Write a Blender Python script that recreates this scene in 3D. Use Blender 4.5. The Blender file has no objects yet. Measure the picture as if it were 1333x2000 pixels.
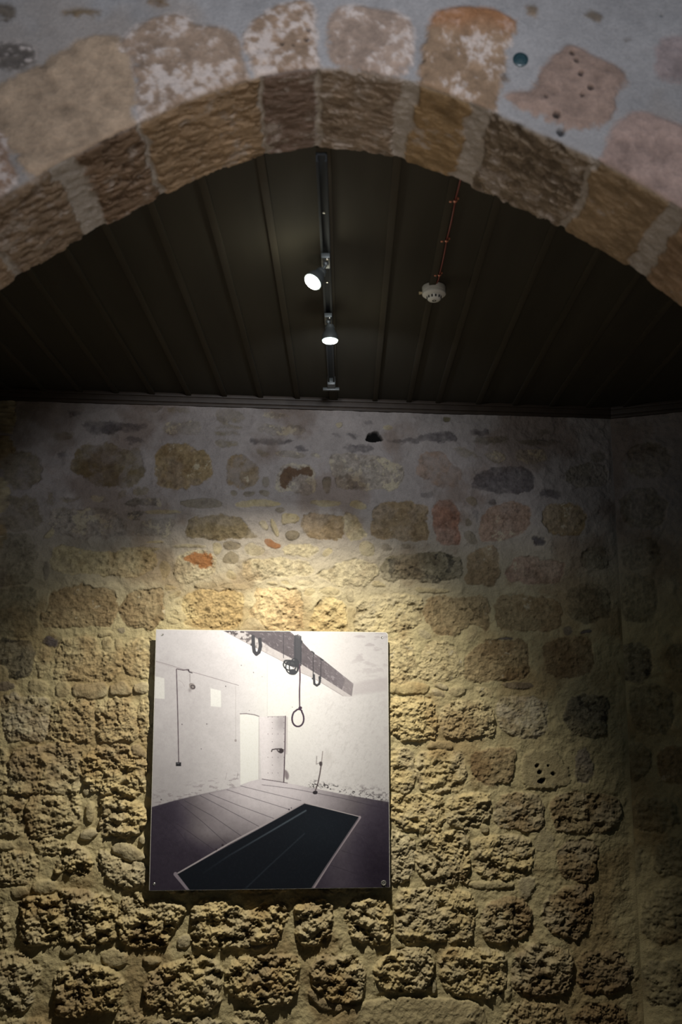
import bpy, bmesh, math
import numpy as np
from mathutils import Vector, Matrix

# ------------------------------------------------------------------ camera
F = 1944.0                       # focal length in pixels of the 1333 x 2000 frame
PITCH = math.atan(395.0 / F)
EYE = 1.75
scene = bpy.context.scene
cam_d = bpy.data.cameras.new('camera')
cam = bpy.data.objects.new('camera', cam_d)
scene.collection.objects.link(cam)
cam.location = (0, 0, EYE)
cam.rotation_euler = (math.pi / 2 + PITCH, 0, 0)
cam_d.sensor_fit = 'VERTICAL'
cam_d.sensor_height = 36.0
cam_d.sensor_width = 24.0
cam_d.lens = F / 2000.0 * 36.0
cam_d.clip_start = 0.05
cam_d.dof.use_dof = True
cam_d.dof.focus_distance = 5.25
cam_d.dof.aperture_fstop = 2.6
scene.camera = cam

# ------------------------------------------------------------------ view
vs = scene.view_settings
scene.display_settings.display_device = 'sRGB'
vs.view_transform = 'Standard'
vs.look = 'None'
vs.exposure = 0.0
vs.gamma = 1.0
vs.use_curve_mapping = False

# ------------------------------------------------------------------ world: faint cool night ambience
world = bpy.data.worlds.new('world')
scene.world = world
world.use_nodes = True
world.node_tree.nodes['Background'].inputs[0].default_value = (0.42, 0.75, 1.0, 1)
world.node_tree.nodes['Background'].inputs[1].default_value = 0.034

# added fill lights, out of view: behind the camera, and low before the arch
def area_light(name, loc, target, size, power, col, spread=180):
    ld = bpy.data.lights.new(name, 'AREA')
    ld.shape = 'RECTANGLE'; ld.size = size[0]; ld.size_y = size[1]
    ld.energy = power; ld.color = col; ld.spread = math.radians(spread)
    o = bpy.data.objects.new(name, ld)
    scene.collection.objects.link(o)
    o.location = loc
    d = Vector(target) - Vector(loc)
    o.rotation_euler = d.to_track_quat('-Z', 'Y').to_euler()
    return o
area_light('front_room_window_light', (0.75, -2.4, 2.9), (0.05, 2.3, 3.55), (0.8, 0.8), 9.5, (0.92, 0.94, 1.0), 44)  # unseen soft fill, added to light the arch face
area_light('front_room_floor_uplight', (-0.15, 0.55, 0.25), (0.05, 2.5, 3.15), (0.35, 0.35), 4.2, (1.0, 0.86, 0.72), 62)  # unseen warm fill, added to brighten the soffit

FWD = np.array([0, math.cos(PITCH), math.sin(PITCH)])
UPV = np.array([0, -math.sin(PITCH), math.cos(PITCH)])
def ray(px, py):
    return FWD + np.array([1.0, 0, 0]) * ((px - 666.5) / F) - UPV * ((py - 1000.0) / F)
CAM = np.array([0, 0, EYE])
def hit_z(px, py, z):
    r = ray(px, py); return CAM + r * ((z - EYE) / r[2])
def hit_plane(px, py, P, N):
    r = ray(px, py); return CAM + r * (np.dot(P - CAM, N) / np.dot(r, N))

# ------------------------------------------------------------------ layout (metres)
h_ = ray(20500, 1395); h_[2] = 0
WT = h_ / np.linalg.norm(h_)                       # direction along the back wall
WN = np.array([WT[1], -WT[0], 0])                  # its normal, towards the room
WP = np.array([0, 5.2, 0.0])
ZT = hit_plane(667, 803, WP, WN)[2]                # lower edge of the trim at the wall top
ZC = ZT + 0.060                                    # ceiling boards
CB = hit_plane(1193, 818.5, WP, WN)                # where the wall bends
CR = hit_z(1333, 805, ZT)
RT = CR - CB; RT[2] = 0; RT /= np.linalg.norm(RT)  # direction along the right wall
RN = np.array([RT[1], -RT[0], 0])
U_BEND = float(np.dot(CB - WP, WT))
pd = ray(677, 1395); pd[2] = 0; PD = pd / np.linalg.norm(pd)      # boards and track run this way
PS = np.array([PD[1], -PD[0], 0])
ad = ray(615, 1395); ad[2] = 0; AD = ad / np.linalg.norm(ad)      # axis of the arch
AS = np.array([AD[1], -AD[0], 0])
DF, DB = 2.325, 2.70                               # front and back face of the arch wall

# ------------------------------------------------------------------ numpy noise
def _sm(t): return t * t * (3 - 2 * t)
def smooth(a, b, x):
    t = np.clip((x - a) / (b - a), 0, 1); return t * t * (3 - 2 * t)
def vnoise(x, y, seed):
    x0 = np.floor(x).astype(np.int64); y0 = np.floor(y).astype(np.int64)
    fx = _sm(x - x0); fy = _sm(y - y0)
    T = np.random.RandomState(seed).rand(256, 256).astype(np.float32)
    a = T[x0 & 255, y0 & 255]; b = T[(x0 + 1) & 255, y0 & 255]
    c = T[x0 & 255, (y0 + 1) & 255]; d = T[(x0 + 1) & 255, (y0 + 1) & 255]
    return (a * (1 - fx) + b * fx) * (1 - fy) + (c * (1 - fx) + d * fx) * fy
def fbm(x, y, seed, octv=4, gain=0.5, turn=True):
    s = 0.0; a = 1.0; n = 0.0
    for i in range(octv):
        s = s + a * vnoise(x, y, seed + 17 * i); n += a; a *= gain
        x, y = (x * 1.62 - y * 1.21) + 13.7, (x * 1.21 + y * 1.62) + 7.1
    return s / n                                     # 0..1, mean .5
def ridged(x, y, seed, octv=4, gain=0.55):
    s = 0.0; a = 1.0; n = 0.0
    for i in range(octv):
        s = s + a * (1 - np.abs(2 * vnoise(x, y, seed + 31 * i) - 1)); n += a; a *= gain
        x, y = (x * 1.62 - y * 1.21) + 3.7, (x * 1.21 + y * 1.62) + 9.1
    return s / n
def cells(x, y, seed):
    R = np.random.RandomState(seed); A = R.rand(256, 256).astype(np.float32); B = R.rand(256, 256).astype(np.float32)
    x0 = np.floor(x).astype(np.int64); y0 = np.floor(y).astype(np.int64)
    best = np.full(x.shape, 9.0)
    for i in (-1, 0, 1):
        for j in (-1, 0, 1):
            cx = x0 + i; cy = y0 + j
            dx = cx + A[cx & 255, cy & 255] - x; dy = cy + B[cx & 255, cy & 255] - y
            best = np.minimum(best, dx * dx + dy * dy)
    return np.sqrt(best)

def chaikin(P, n=2):
    P = np.asarray(P, float)
    for _ in range(n):
        Q = np.roll(P, -1, 0)
        P = np.stack([P * .75 + Q * .25, P * .25 + Q * .75], 1).reshape(-1, 2)
    return P
def sdf(P, x, y):
    """signed distance, positive inside, of points to a closed polygon"""
    d = np.full(x.shape, 1e9); s = np.zeros(x.shape, bool)
    for a, b in zip(P, np.roll(P, -1, 0)):
        ex, ey = b - a; wx = x - a[0]; wy = y - a[1]
        t = np.clip((wx * ex + wy * ey) / (ex * ex + ey * ey + 1e-12), 0, 1)
        dx = wx - ex * t; dy = wy - ey * t
        d = np.minimum(d, dx * dx + dy * dy)
        if ey != 0:
            s ^= ((a[1] > y) != (b[1] > y)) & (x < (ex * (y - a[1]) / ey + a[0]))
    d = np.sqrt(d)
    return np.where(s, d, -d)
def lin(c):
    c = np.asarray(c, float) / 255.0
    return np.where(c < 0.04045, c / 12.92, ((c + 0.055) / 1.055) ** 2.4)

# ------------------------------------------------------------------ mesh helpers
def tag(o, label=None, cat=None, group=None, kind=None):
    if label: o['label'] = label
    if cat: o['category'] = cat
    if group: o['group'] = group
    if kind: o['kind'] = kind
    return o
def link(name, me, parent=None):
    o = bpy.data.objects.new(name, me); scene.collection.objects.link(o)
    if parent: o.parent = parent
    return o
def empty(name, loc, label, cat, group=None):
    o = bpy.data.objects.new(name, None); scene.collection.objects.link(o)
    o.empty_display_size = 0.05; o.location = loc
    return tag(o, label, cat, group)
def obj(name, bm, mat, parent=None, smooth_=True, world=False):
    """link a bmesh; world=True when its coordinates are world ones under a moved parent"""
    if world and parent is not None:
        bmesh.ops.transform(bm, matrix=Matrix.Translation(-Vector(parent_world(parent))), verts=bm.verts)
    bmesh.ops.recalc_face_normals(bm, faces=bm.faces)
    me = bpy.data.meshes.new(name); bm.to_mesh(me); bm.free()
    if smooth_:
        me.polygons.foreach_set('use_smooth', [True] * len(me.polygons))
        try: me.set_sharp_from_angle(angle=math.radians(38))
        except Exception: pass
    me.materials.append(mat)
    return link(name, me, parent)
def parent_world(p):
    v = Vector((0, 0, 0))
    while p is not None:
        v += p.location; p = p.parent
    return v
def basis(origin, x, y, z):
    m = Matrix.Identity(4)
    for i in range(3):
        m[i][0] = x[i]; m[i][1] = y[i]; m[i][2] = z[i]; m[i][3] = origin[i]
    return m
def add_box(bm, M, lo, hi, bev=0.0):
    b2 = bmesh.new()
    r = bmesh.ops.create_cube(b2, size=1.0)
    for v in b2.verts:
        v.co = Vector([lo[i] + (v.co[i] + .5) * (hi[i] - lo[i]) for i in range(3)])
    if bev: bmesh.ops.bevel(b2, geom=b2.edges[:], offset=bev, segments=2, affect='EDGES', profile=0.6)
    _merge(bm, b2, M)
def _merge(bm, b2, M):
    b2.transform(M)
    t = bpy.data.meshes.new('tmp'); b2.to_mesh(t); b2.free(); bm.from_mesh(t); bpy.data.meshes.remove(t)
def add_lathe(bm, M, prof, seg=40):
    """prof: (r, z) list, revolved about local z"""
    b2 = bmesh.new(); rings = []
    for r, z in prof:
        if r < 1e-6: rings.append([b2.verts.new((0, 0, z))])
        else: rings.append([b2.verts.new((r * math.cos(2 * math.pi * i / seg), r * math.sin(2 * math.pi * i / seg), z)) for i in range(seg)])
    for a, b in zip(rings, rings[1:]):
        for i in range(seg):
            j = (i + 1) % seg
            if len(a) == 1 and len(b) == 1: continue
            if len(a) == 1: b2.faces.new((a[0], b[j], b[i]))
            elif len(b) == 1: b2.faces.new((a[i], a[j], b[0]))
            else: b2.faces.new((a[i], a[j], b[j], b[i]))
    _merge(bm, b2, M)
def add_tube(bm, pts, r, seg=10):
    pts = [Vector(p) for p in pts]; rings = []
    up = Vector((0.13, 0.31, 0.94))
    for i, p in enumerate(pts):
        d = (pts[min(i + 1, len(pts) - 1)] - pts[max(i - 1, 0)]).normalized()
        x = d.cross(up).normalized(); y = x.cross(d).normalized()
        rings.append([bm.verts.new(p + (x * math.cos(2 * math.pi * k / seg) + y * math.sin(2 * math.pi * k / seg)) * r) for k in range(seg)])
    for a, b in zip(rings, rings[1:]):
        for k in range(seg):
            bm.faces.new((a[k], a[(k + 1) % seg], b[(k + 1) % seg], b[k]))
    bm.faces.new(rings[0]); bm.faces.new(rings[-1])
def grid_mesh(name, V, C, closed=False):
    """V: rows x cols x 3 vertex array, C: colours; one quad grid mesh"""
    n, m = V.shape[:2]
    me = bpy.data.meshes.new(name)
    me.vertices.add(n * m)
    me.vertices.foreach_set('co', V.reshape(-1).astype(np.float32))
    idx = np.arange(n * m).reshape(n, m)
    q = np.stack([idx[:-1, :-1], idx[:-1, 1:], idx[1:, 1:], idx[1:, :-1]], -1).reshape(-1, 4)
    me.loops.add(q.size); me.loops.foreach_set('vertex_index', q.reshape(-1).astype(np.int32))
    me.polygons.add(len(q))
    me.polygons.foreach_set('loop_start', np.arange(0, q.size, 4, dtype=np.int32))
    try: me.polygons.foreach_set('loop_total', np.full(len(q), 4, dtype=np.int32))
    except Exception: pass
    me.polygons.foreach_set('use_smooth', np.ones(len(q), bool))
    me.update(calc_edges=True)
    at = me.color_attributes.new('col', 'FLOAT_COLOR', 'POINT')
    c4 = np.ones((n * m, 4), np.float32); c4[:, :3] = C.reshape(-1, 3)
    at.data.foreach_set('color', c4.reshape(-1))
    return me

# ------------------------------------------------------------------ materials
def mat(name, col, rough=0.6, metal=0.0, spec=0.5, emit=None, estr=0.0, noise=None):
    m = bpy.data.materials.new(name); m.use_nodes = True
    nt = m.node_tree; b = nt.nodes['Principled BSDF']
    b.inputs['Base Color'].default_value = (*col, 1)
    b.inputs['Roughness'].default_value = rough; b.inputs['Metallic'].default_value = metal
    b.inputs['Specular IOR Level'].default_value = spec
    if emit:
        b.inputs['Emission Color'].default_value = (*emit, 1); b.inputs['Emission Strength'].default_value = estr
    if noise:                                   # (scale, amount, bump metres)
        tc = nt.nodes.new('ShaderNodeTexCoord'); nz = nt.nodes.new('ShaderNodeTexNoise')
        nz.inputs['Scale'].default_value = noise[0]; nz.inputs['Detail'].default_value = 5
        nt.links.new(tc.outputs['Object'], nz.inputs['Vector'])
        mr = nt.nodes.new('ShaderNodeMapRange'); mr.inputs[3].default_value = 1 - noise[1]; mr.inputs[4].default_value = 1 + noise[1]
        nt.links.new(nz.outputs['Fac'], mr.inputs[0])
        mx = nt.nodes.new('ShaderNodeVectorMath'); mx.operation = 'SCALE'; mx.inputs[0].default_value = col
        nt.links.new(mr.outputs[0], mx.inputs['Scale']); nt.links.new(mx.outputs[0], b.inputs['Base Color'])
        bp = nt.nodes.new('ShaderNodeBump'); bp.inputs['Distance'].default_value = noise[2]
        nt.links.new(nz.outputs['Fac'], bp.inputs['Height']); nt.links.new(bp.outputs[0], b.inputs['Normal'])
    return m
def attr_mat(name, rough, bump=(160, 0.002), spec=0.2, speck=0.12, rough_var=0.0):
    """colour from the mesh's own colour attribute, with procedural grain and bump"""
    m = bpy.data.materials.new(name); m.use_nodes = True
    nt = m.node_tree; b = nt.nodes['Principled BSDF']
    a = nt.nodes.new('ShaderNodeAttribute'); a.attribute_name = 'col'
    b.inputs['Roughness'].default_value = rough; b.inputs['Specular IOR Level'].default_value = spec
    tc = nt.nodes.new('ShaderNodeTexCoord')
    nz = nt.nodes.new('ShaderNodeTexNoise'); nz.inputs['Scale'].default_value = bump[0]; nz.inputs['Detail'].default_value = 6
    nz.inputs['Roughness'].default_value = 0.62
    nt.links.new(tc.outputs['Object'], nz.inputs['Vector'])
    mr = nt.nodes.new('ShaderNodeMapRange'); mr.inputs[1].default_value = .3; mr.inputs[2].default_value = .7
    mr.inputs[3].default_value = 1 - speck; mr.inputs[4].default_value = 1 + speck
    nt.links.new(nz.outputs['Fac'], mr.inputs[0])
    mx = nt.nodes.new('ShaderNodeVectorMath'); mx.operation = 'SCALE'
    nt.links.new(a.outputs['Color'], mx.inputs[0]); nt.links.new(mr.outputs[0], mx.inputs['Scale'])
    nt.links.new(mx.outputs[0], b.inputs['Base Color'])
    if bump[1] > 0:
        bp = nt.nodes.new('ShaderNodeBump'); bp.inputs['Distance'].default_value = bump[1]
        nt.links.new(nz.outputs['Fac'], bp.inputs['Height']); nt.links.new(bp.outputs[0], b.inputs['Normal'])
    return m
M_STONE = attr_mat('masonry', 0.92, (150, 0.0035), 0.12, 0.10)
M_ARCH = attr_mat('arch_masonry', 0.92, (120, 0.004), 0.12, 0.12)
M_PRINT = attr_mat('printed_photograph', 0.5, (300, 0.0), 0.3, 0.02)
# ------------------------------------------------------------------ masonry of the back wall
# each line: type, colour, protrusion in mm, outline as seen (picture coordinates, mapped onto the wall plane below)
# R pitted, M medium, F flush in plaster, S small smooth, H hole
STONES = '''
F d 2 157,826 200,824 250,829 289,825 290,836 250,844 200,850 168,845
F v 2 318,832 340,824 385,822 393,835 388,848 350,846 320,845
F y 3 141,894 156,873 186,867 216,866 234,878 264,876 281,884 284,924 270,944 234,954 192,952 177,942 162,930 138,926
M b 3 303,894 324,867 354,866 390,880 412,896 415,920 402,945 360,950 320,955 305,940
F g 2 290,793 318,794 316,803 294,802
F g 2 327,796 372,797 370,807 330,806
F g 2 99,850 125,843 150,848 140,860 110,862
F d 2 135,804 156,803 156,811 138,812
F d 2 110,886 122,884 128,891 116,894
F d 2 240,856 268,854 285,858 270,866 255,866
F g 2 225,962 245,960 248,972 230,972
F g 2 261,951 289,952 288,966 262,969
M V 3 246,982 265,974 300,974 314,978 310,987 280,986 250,986
M V 3 249,1008 258,999 279,1000 276,1010 258,1016
F v 2 178,968 200,970 216,975 208,985 180,980
F g 2 117,973 135,969 154,972 150,978 118,978
F g 2 91,962 105,962 105,985 92,988
F g 2 5,885 80,880 78,955 5,955
F g 2 0,972 40,968 80,975 82,1035 5,1040
M v 3 95,1000 120,993 160,997 185,993 225,997 240,1015 245,1040 235,1050 180,1045 160,1052 130,1045 100,1035
S p 3 85,1050 95,1035 106,1033 104,1048 90,1053
F v 3 260,1042 270,1020 300,1012 340,1010 345,1020 335,1040 325,1048 290,1048
M D 4 -6,1042 60,1042 72,1080 66,1100 64,1135 20,1145 -6,1142
S g 3 347,980 370,974 420,973 437,985 425,992 370,992
M y 5 368,1025 372,1014 395,1010 450,1008 478,1018 490,1040 505,1050 470,1054 430,1052 390,1052 370,1048
S m 3 280,998 310,995 355,998 350,1003 290,1003
S m 3 280,1060 300,1056 320,1057 318,1062
S p 4 336,1066 355,1063 400,1065 402,1070 340,1070
S m 3 232,1070 270,1068 320,1071 300,1076 240,1076
M m 6 100,1075 115,1068 150,1072 175,1080 230,1076 290,1075 305,1085 300,1110 280,1120 265,1127 220,1126 190,1122 160,1115 130,1122 105,1115 98,1095
S g 3 84,1098 95,1096 96,1130 86,1137
S m 4 313,1098 325,1094 333,1105 330,1125 320,1137 313,1120
M p 8 341,1120 345,1097 360,1080 380,1078 400,1078 418,1085 421,1108 415,1120 395,1130 365,1138 350,1135
X O 0 375,1080 385,1079 410,1080 420,1108 405,1108 378,1103 358,1090
M b 7 97,1160 110,1152 140,1150 145,1142 170,1140 185,1150 215,1152 230,1168 228,1200 222,1220 190,1225 160,1222 110,1225 82,1220 80,1200 97,1190
M b 8 245,1170 262,1154 300,1152 318,1150 320,1180 322,1205 305,1220 290,1232 265,1225 245,1215 234,1200 236,1188
S m 8 320,1145 330,1140 348,1147 338,1153 322,1155
S m 8 330,1165 345,1154 357,1154 350,1166 333,1172
S m 8 338,1174 352,1168 356,1175 350,1184
S m 8 332,1196 340,1190 348,1196 344,1203
S m 8 324,1208 340,1205 352,1212 350,1220 330,1218
S o 8 357,1211 375,1207 395,1218 393,1227 365,1223
M D 5 -6,1152 30,1150 72,1148 75,1180 72,1210 74,1235 65,1243 30,1242 -6,1240
M W 5 -6,1248 30,1250 60,1252 64,1270 62,1310 45,1326 20,1325 18,1305 -6,1295
S m 5 -6,1300 13,1300 16,1330 -6,1332
M d 4 82,1246 100,1244 114,1250 110,1262 85,1260
M m 5 72,1268 95,1262 98,1285 95,1310 78,1322 70,1310
M m 9 112,1260 130,1246 165,1242 192,1250 198,1275 225,1278 240,1275 240,1305 225,1325 190,1332 150,1330 108,1328 105,1305
S m 8 199,1246 218,1244 221,1272 200,1274
S m 7 192,1236 205,1230 218,1234 219,1242 194,1244
S m 6 223,1250 235,1248 240,1268 226,1272
M m 9 244,1260 260,1252 285,1244 299,1250 300,1325 260,1322 242,1310
S g 6 227,1228 240,1224 246,1232 238,1240
S m 14 108,1333 137,1334 138,1360 110,1364
S p 16 140,1336 170,1335 205,1331 211,1345 208,1360 190,1366 142,1362
S p 16 212,1340 225,1335 240,1327 250,1340 258,1348 258,1356 235,1358 213,1358
S p 18 262,1338 275,1332 292,1334 292,1352 275,1356 262,1350
S m 8 53,1330 70,1326 94,1332 93,1354 60,1356
S g 6 -6,1332 25,1330 30,1345 10,1350 -6,1348
M w 12 5,1358 30,1352 45,1362 80,1362 97,1368 96,1400 92,1440 88,1448 50,1450 15,1448 5,1420 2,1390
M m 16 100,1395 105,1375 130,1367 170,1366 186,1372 186,1410 182,1448 165,1450 130,1448 100,1446 97,1425
M m 18 190,1378 215,1366 235,1362 250,1362 258,1374 268,1380 270,1410 272,1440 258,1455 240,1450 215,1453 192,1450 187,1420
M m 16 270,1375 285,1361 297,1362 298,1440 285,1447 275,1440 270,1410
R m 16 18,1478 40,1462 80,1455 130,1452 150,1455 158,1470 157,1500 157,1545 130,1552 80,1552 30,1555 18,1540 14,1510
M m 12 -6,1462 15,1465 14,1500 16,1545 -6,1555
R o 24 160,1480 180,1465 215,1456 245,1455 270,1465 286,1470 287,1510 284,1545 265,1557 230,1556 190,1552 172,1540 160,1528 157,1500
S p 26 254,1462 270,1452 284,1465 285,1480 262,1478
S p 14 160,1540 170,1535 178,1545 172,1555 162,1555
R m 14 -6,1562 25,1556 48,1556 50,1600 48,1628 20,1632 -6,1632
R m 18 53,1556 90,1553 140,1556 158,1560 160,1590 156,1610 140,1622 110,1630 75,1636 53,1632
S m 14 168,1572 178,1562 186,1580 184,1605 172,1608 166,1590
R o 24 192,1565 215,1555 260,1556 286,1580 286,1605 278,1625 262,1634 230,1634 200,1632 193,1610 200,1590
S p 22 155,1628 165,1620 188,1620 192,1632 175,1642 158,1640
S p 18 270,1632 284,1632 286,1648 272,1650
S m 12 -6,1645 20,1643 33,1655 20,1660 -6,1658
M m 14 53,1645 90,1640 125,1640 128,1655 115,1670 95,1672 70,1660
R o 30 125,1655 145,1645 170,1660 180,1690 178,1705 155,1712 140,1712 125,1700 112,1705 110,1690 125,1680
S p 26 215,1660 230,1645 250,1645 268,1658 284,1668 284,1680 250,1682 235,1672
M p 30 186,1672 200,1658 225,1672 250,1684 286,1684 286,1730 262,1732 245,1735 222,1728 205,1710 192,1698
M m 16 -6,1665 20,1664 60,1668 76,1680 76,1700 65,1720 50,1728 20,1732 -6,1730
S m 18 18,1742 30,1730 50,1730 59,1742 50,1750 28,1755
S m 22 60,1728 75,1717 100,1718 113,1726 110,1742 90,1748 66,1748
R o 30 35,1760 62,1755 110,1745 140,1738 190,1742 215,1752 228,1770 230,1810 228,1835 200,1842 180,1850 165,1850 130,1838 80,1845 40,1840 35,1820 45,1790
R o 28 232,1780 240,1758 270,1742 280,1755 300,1756 350,1765 366,1775 350,1800 335,1825 320,1848 290,1856 262,1850 240,1840 231,1815
M m 12 -6,1765 15,1765 20,1830 8,1850 -6,1850
S m 20 118,1852 130,1842 150,1846 150,1862 135,1868 118,1862
S m 16 198,1862 215,1850 240,1858 252,1868 245,1885 215,1890 200,1880
R m 22 -6,1862 25,1858 50,1865 75,1880 78,1900 68,1930 60,1970 30,1972 -6,1975
R o 26 115,1900 130,1888 160,1880 190,1888 215,1890 235,1905 240,1940 232,1970 210,1975 190,1978 160,1985 130,1985 110,1980 105,1950
S m 20 277,1872 290,1866 312,1870 315,1880 295,1886 278,1882
R o 26 290,1905 310,1890 340,1880 380,1868 410,1868 430,1880 435,1900 430,1950 415,1975 380,1978 340,1978 300,1975 285,1950 280,1925
R o 28 440,1895 460,1875 500,1868 540,1862 575,1868 585,1885 580,1910 582,1940 565,1955 540,1965 500,1965 460,1955 440,1930
R o 30 375,1785 385,1762 405,1758 445,1758 470,1775 500,1778 520,1764 555,1764 566,1775 560,1800 545,1820 535,1838 500,1845 460,1850 410,1855 380,1850 372,1820
R o 30 578,1775 590,1758 620,1757 645,1760 650,1790 648,1815 630,1840 612,1848 595,1845 580,1830 575,1800
R o 30 676,1770 690,1752 720,1752 755,1755 765,1775 765,1810 760,1838 740,1845 710,1840 690,1828 678,1805
R o 28 608,1885 620,1868 660,1862 695,1870 710,1890 712,1920 705,1945 690,1955 655,1957 635,1948 615,1925 607,1905
R o 28 728,1895 745,1875 780,1850 810,1848 840,1855 846,1880 843,1910 840,1930 800,1938 760,1935 735,1920
S m 20 650,1985 690,1962 740,1950 800,1945 870,1950 930,1955 950,1975 955,2030 640,2030
S p 12 600,1935 615,1932 630,1950 660,1962 690,1960 680,1975 640,1975 615,1960
M m 16 455,1975 480,1970 515,1975 520,1990 500,2030 450,2030
M m 16 230,1975 250,1968 275,1972 285,1990 280,2030 225,2030
M m 16 -6,1990 100,1993 102,2030 -6,2030
R m 20 300,1988 430,1986 435,2030 300,2030
S p 14 345,1835 360,1826 375,1828 370,1850 350,1855
S p 20 490,1846 520,1842 526,1850 510,1856 492,1855
S m 12 660,1830 668,1828 672,1850 662,1855
S o 16 755,1333 800,1331 838,1334 840,1355 800,1357 755,1355
S p 14 845,1337 860,1331 876,1340 876,1348 860,1346
S p 14 840,1350 850,1344 868,1352 870,1360 850,1362
S m 12 872,1352 885,1340 912,1342 905,1356 890,1362
M m 8 930,1344 945,1341 963,1350 963,1362 948,1362
M o 18 755,1365 790,1361 840,1362 848,1375 855,1400 856,1430 845,1443 800,1446 770,1440 755,1425
M m 14 860,1395 872,1375 900,1368 945,1370 962,1385 965,1420 963,1435 930,1440 890,1440 865,1435 857,1415
S m 12 832,1457 850,1446 875,1448 887,1458 880,1465 845,1463
R o 12 755,1465 805,1464 812,1490 807,1530 800,1550 770,1548 755,1540
R o 14 815,1480 825,1470 860,1465 900,1468 910,1490 910,1520 905,1540 870,1548 830,1550 818,1535 813,1510
M b 6 920,1480 940,1466 970,1464 1005,1462 1006,1490 1005,1520 980,1530 945,1532 925,1515
M w 8 973,1365 1000,1360 1050,1362 1070,1370 1072,1400 1068,1430 1040,1442 1000,1436 975,1420 970,1395
S g 4 980,1335 1020,1332 1042,1336 1040,1345 990,1346
F m 5 1020,1475 1040,1462 1090,1465 1098,1490 1115,1500 1115,1535 1090,1540 1050,1540 1020,1538
H k 12 1044,1494 1052,1493 1051,1499 1045,1499
H k 12 1049,1506 1058,1506 1058,1512 1051,1514
H k 16 1052,1524 1065,1522 1063,1531 1056,1534
H k 10 1071,1492 1076,1492 1076,1496 1071,1496
H k 10 1079,1510 1086,1510 1085,1516 1079,1516
R o 18 755,1560 790,1553 850,1552 868,1560 868,1590 860,1620 830,1630 800,1625 775,1612 755,1600
R o 18 875,1560 900,1550 940,1548 960,1552 960,1590 940,1612 905,1618 880,1612 872,1590
R b 10 970,1560 1000,1550 1050,1550 1060,1570 1065,1610 1050,1624 1000,1622 972,1612 966,1590
R b 10 1075,1560 1100,1550 1160,1550 1205,1555 1215,1590 1205,1620 1150,1630 1090,1625 1078,1600
M p 16 755,1620 785,1628 815,1645 810,1680 805,1715 780,1725 755,1725
R o 20 812,1700 815,1660 830,1632 870,1625 915,1626 918,1660 917,1710 905,1725 870,1722 830,1722
R o 16 925,1660 932,1640 980,1632 1035,1635 1042,1665 1038,1700 1010,1715 960,1718 930,1712
S m 12 915,1722 960,1720 1005,1722 1005,1735 960,1738 917,1735
S m 10 935,1612 945,1610 957,1616 955,1627 942,1628
F p 4 1042,1640 1060,1618 1080,1625 1085,1660 1070,1665 1045,1660
F p 4 1010,1722 1030,1708 1048,1720 1045,1745 1030,1758 1015,1745
R b 8 1090,1650 1130,1640 1165,1645 1170,1680 1160,1720 1110,1722 1090,1700
R o 20 778,1745 800,1738 850,1733 910,1740 930,1765 925,1800 920,1835 870,1840 830,1838 790,1845 775,1830 773,1790
R b 18 945,1775 965,1758 1000,1752 1030,1760 1038,1790 1035,1815 1000,1840 960,1842 945,1825 940,1795
R b 14 1060,1770 1080,1750 1105,1735 1140,1728 1160,1745 1155,1790 1140,1830 1100,1830 1065,1820
R o 20 860,1865 880,1852 930,1850 980,1860 990,1890 985,1930 960,1948 910,1948 875,1935 860,1905
R b 18 1005,1870 1030,1850 1080,1845 1115,1860 1118,1900 1110,1935 1070,1945 1020,1945 1000,1920
S p 16 842,1915 852,1912 853,1940 843,1943
S m 14 988,1915 1000,1912 998,1950 986,1950
R b 12 1130,1865 1180,1855 1230,1870 1235,1930 1180,1945 1130,1935
M m 12 985,1965 1050,1958 1100,1965 1105,2030 975,2030
M b 12 1120,1965 1220,1960 1230,2030 1120,2030
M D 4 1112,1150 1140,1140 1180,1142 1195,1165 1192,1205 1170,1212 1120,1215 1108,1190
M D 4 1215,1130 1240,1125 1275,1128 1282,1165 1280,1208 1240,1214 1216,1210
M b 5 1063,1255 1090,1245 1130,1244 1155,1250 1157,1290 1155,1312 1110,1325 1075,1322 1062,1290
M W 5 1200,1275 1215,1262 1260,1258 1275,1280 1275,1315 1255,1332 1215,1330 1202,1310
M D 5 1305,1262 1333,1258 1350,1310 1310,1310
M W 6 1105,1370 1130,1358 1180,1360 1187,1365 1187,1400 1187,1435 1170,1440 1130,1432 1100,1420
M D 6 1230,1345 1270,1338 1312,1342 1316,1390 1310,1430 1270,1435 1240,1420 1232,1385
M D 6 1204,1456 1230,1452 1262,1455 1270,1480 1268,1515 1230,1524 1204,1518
M b 6 1285,1470 1310,1458 1350,1460 1350,1530 1295,1530 1285,1500
S g 4 1100,1225 1115,1221 1120,1238 1103,1242
S d 3 1130,1234 1155,1228 1155,1236 1135,1238
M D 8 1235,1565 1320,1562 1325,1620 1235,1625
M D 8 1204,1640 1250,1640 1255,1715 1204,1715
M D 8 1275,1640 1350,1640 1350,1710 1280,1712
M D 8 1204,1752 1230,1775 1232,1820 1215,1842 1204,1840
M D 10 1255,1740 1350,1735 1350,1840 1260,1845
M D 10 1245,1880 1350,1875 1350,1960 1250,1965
F g 2 424,808 430,802 475,802 478,825 425,827
F g 2 424,831 470,832 474,837 425,837
F g 2 415,843 450,842 472,846 470,852 430,852
F g 2 419,862 430,859 460,862 462,872 430,875
F d 2 480,857 530,856 575,860 570,868 520,866 490,868
F v 3 500,835 540,829 590,832 600,840 580,850 510,850
F v 2 510,812 530,806 560,808 565,816 530,818
F g 2 498,877 515,876 528,888 515,891 500,886
F d 2 577,872 590,872 604,880 598,883 582,878
S v 2 606,886 615,883 628,890 626,896 610,893
S v 2 535,882 570,880 600,888 590,895 545,893
F B 3 443,905 450,890 475,889 495,900 506,915 505,940 490,952 460,952 445,948
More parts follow.
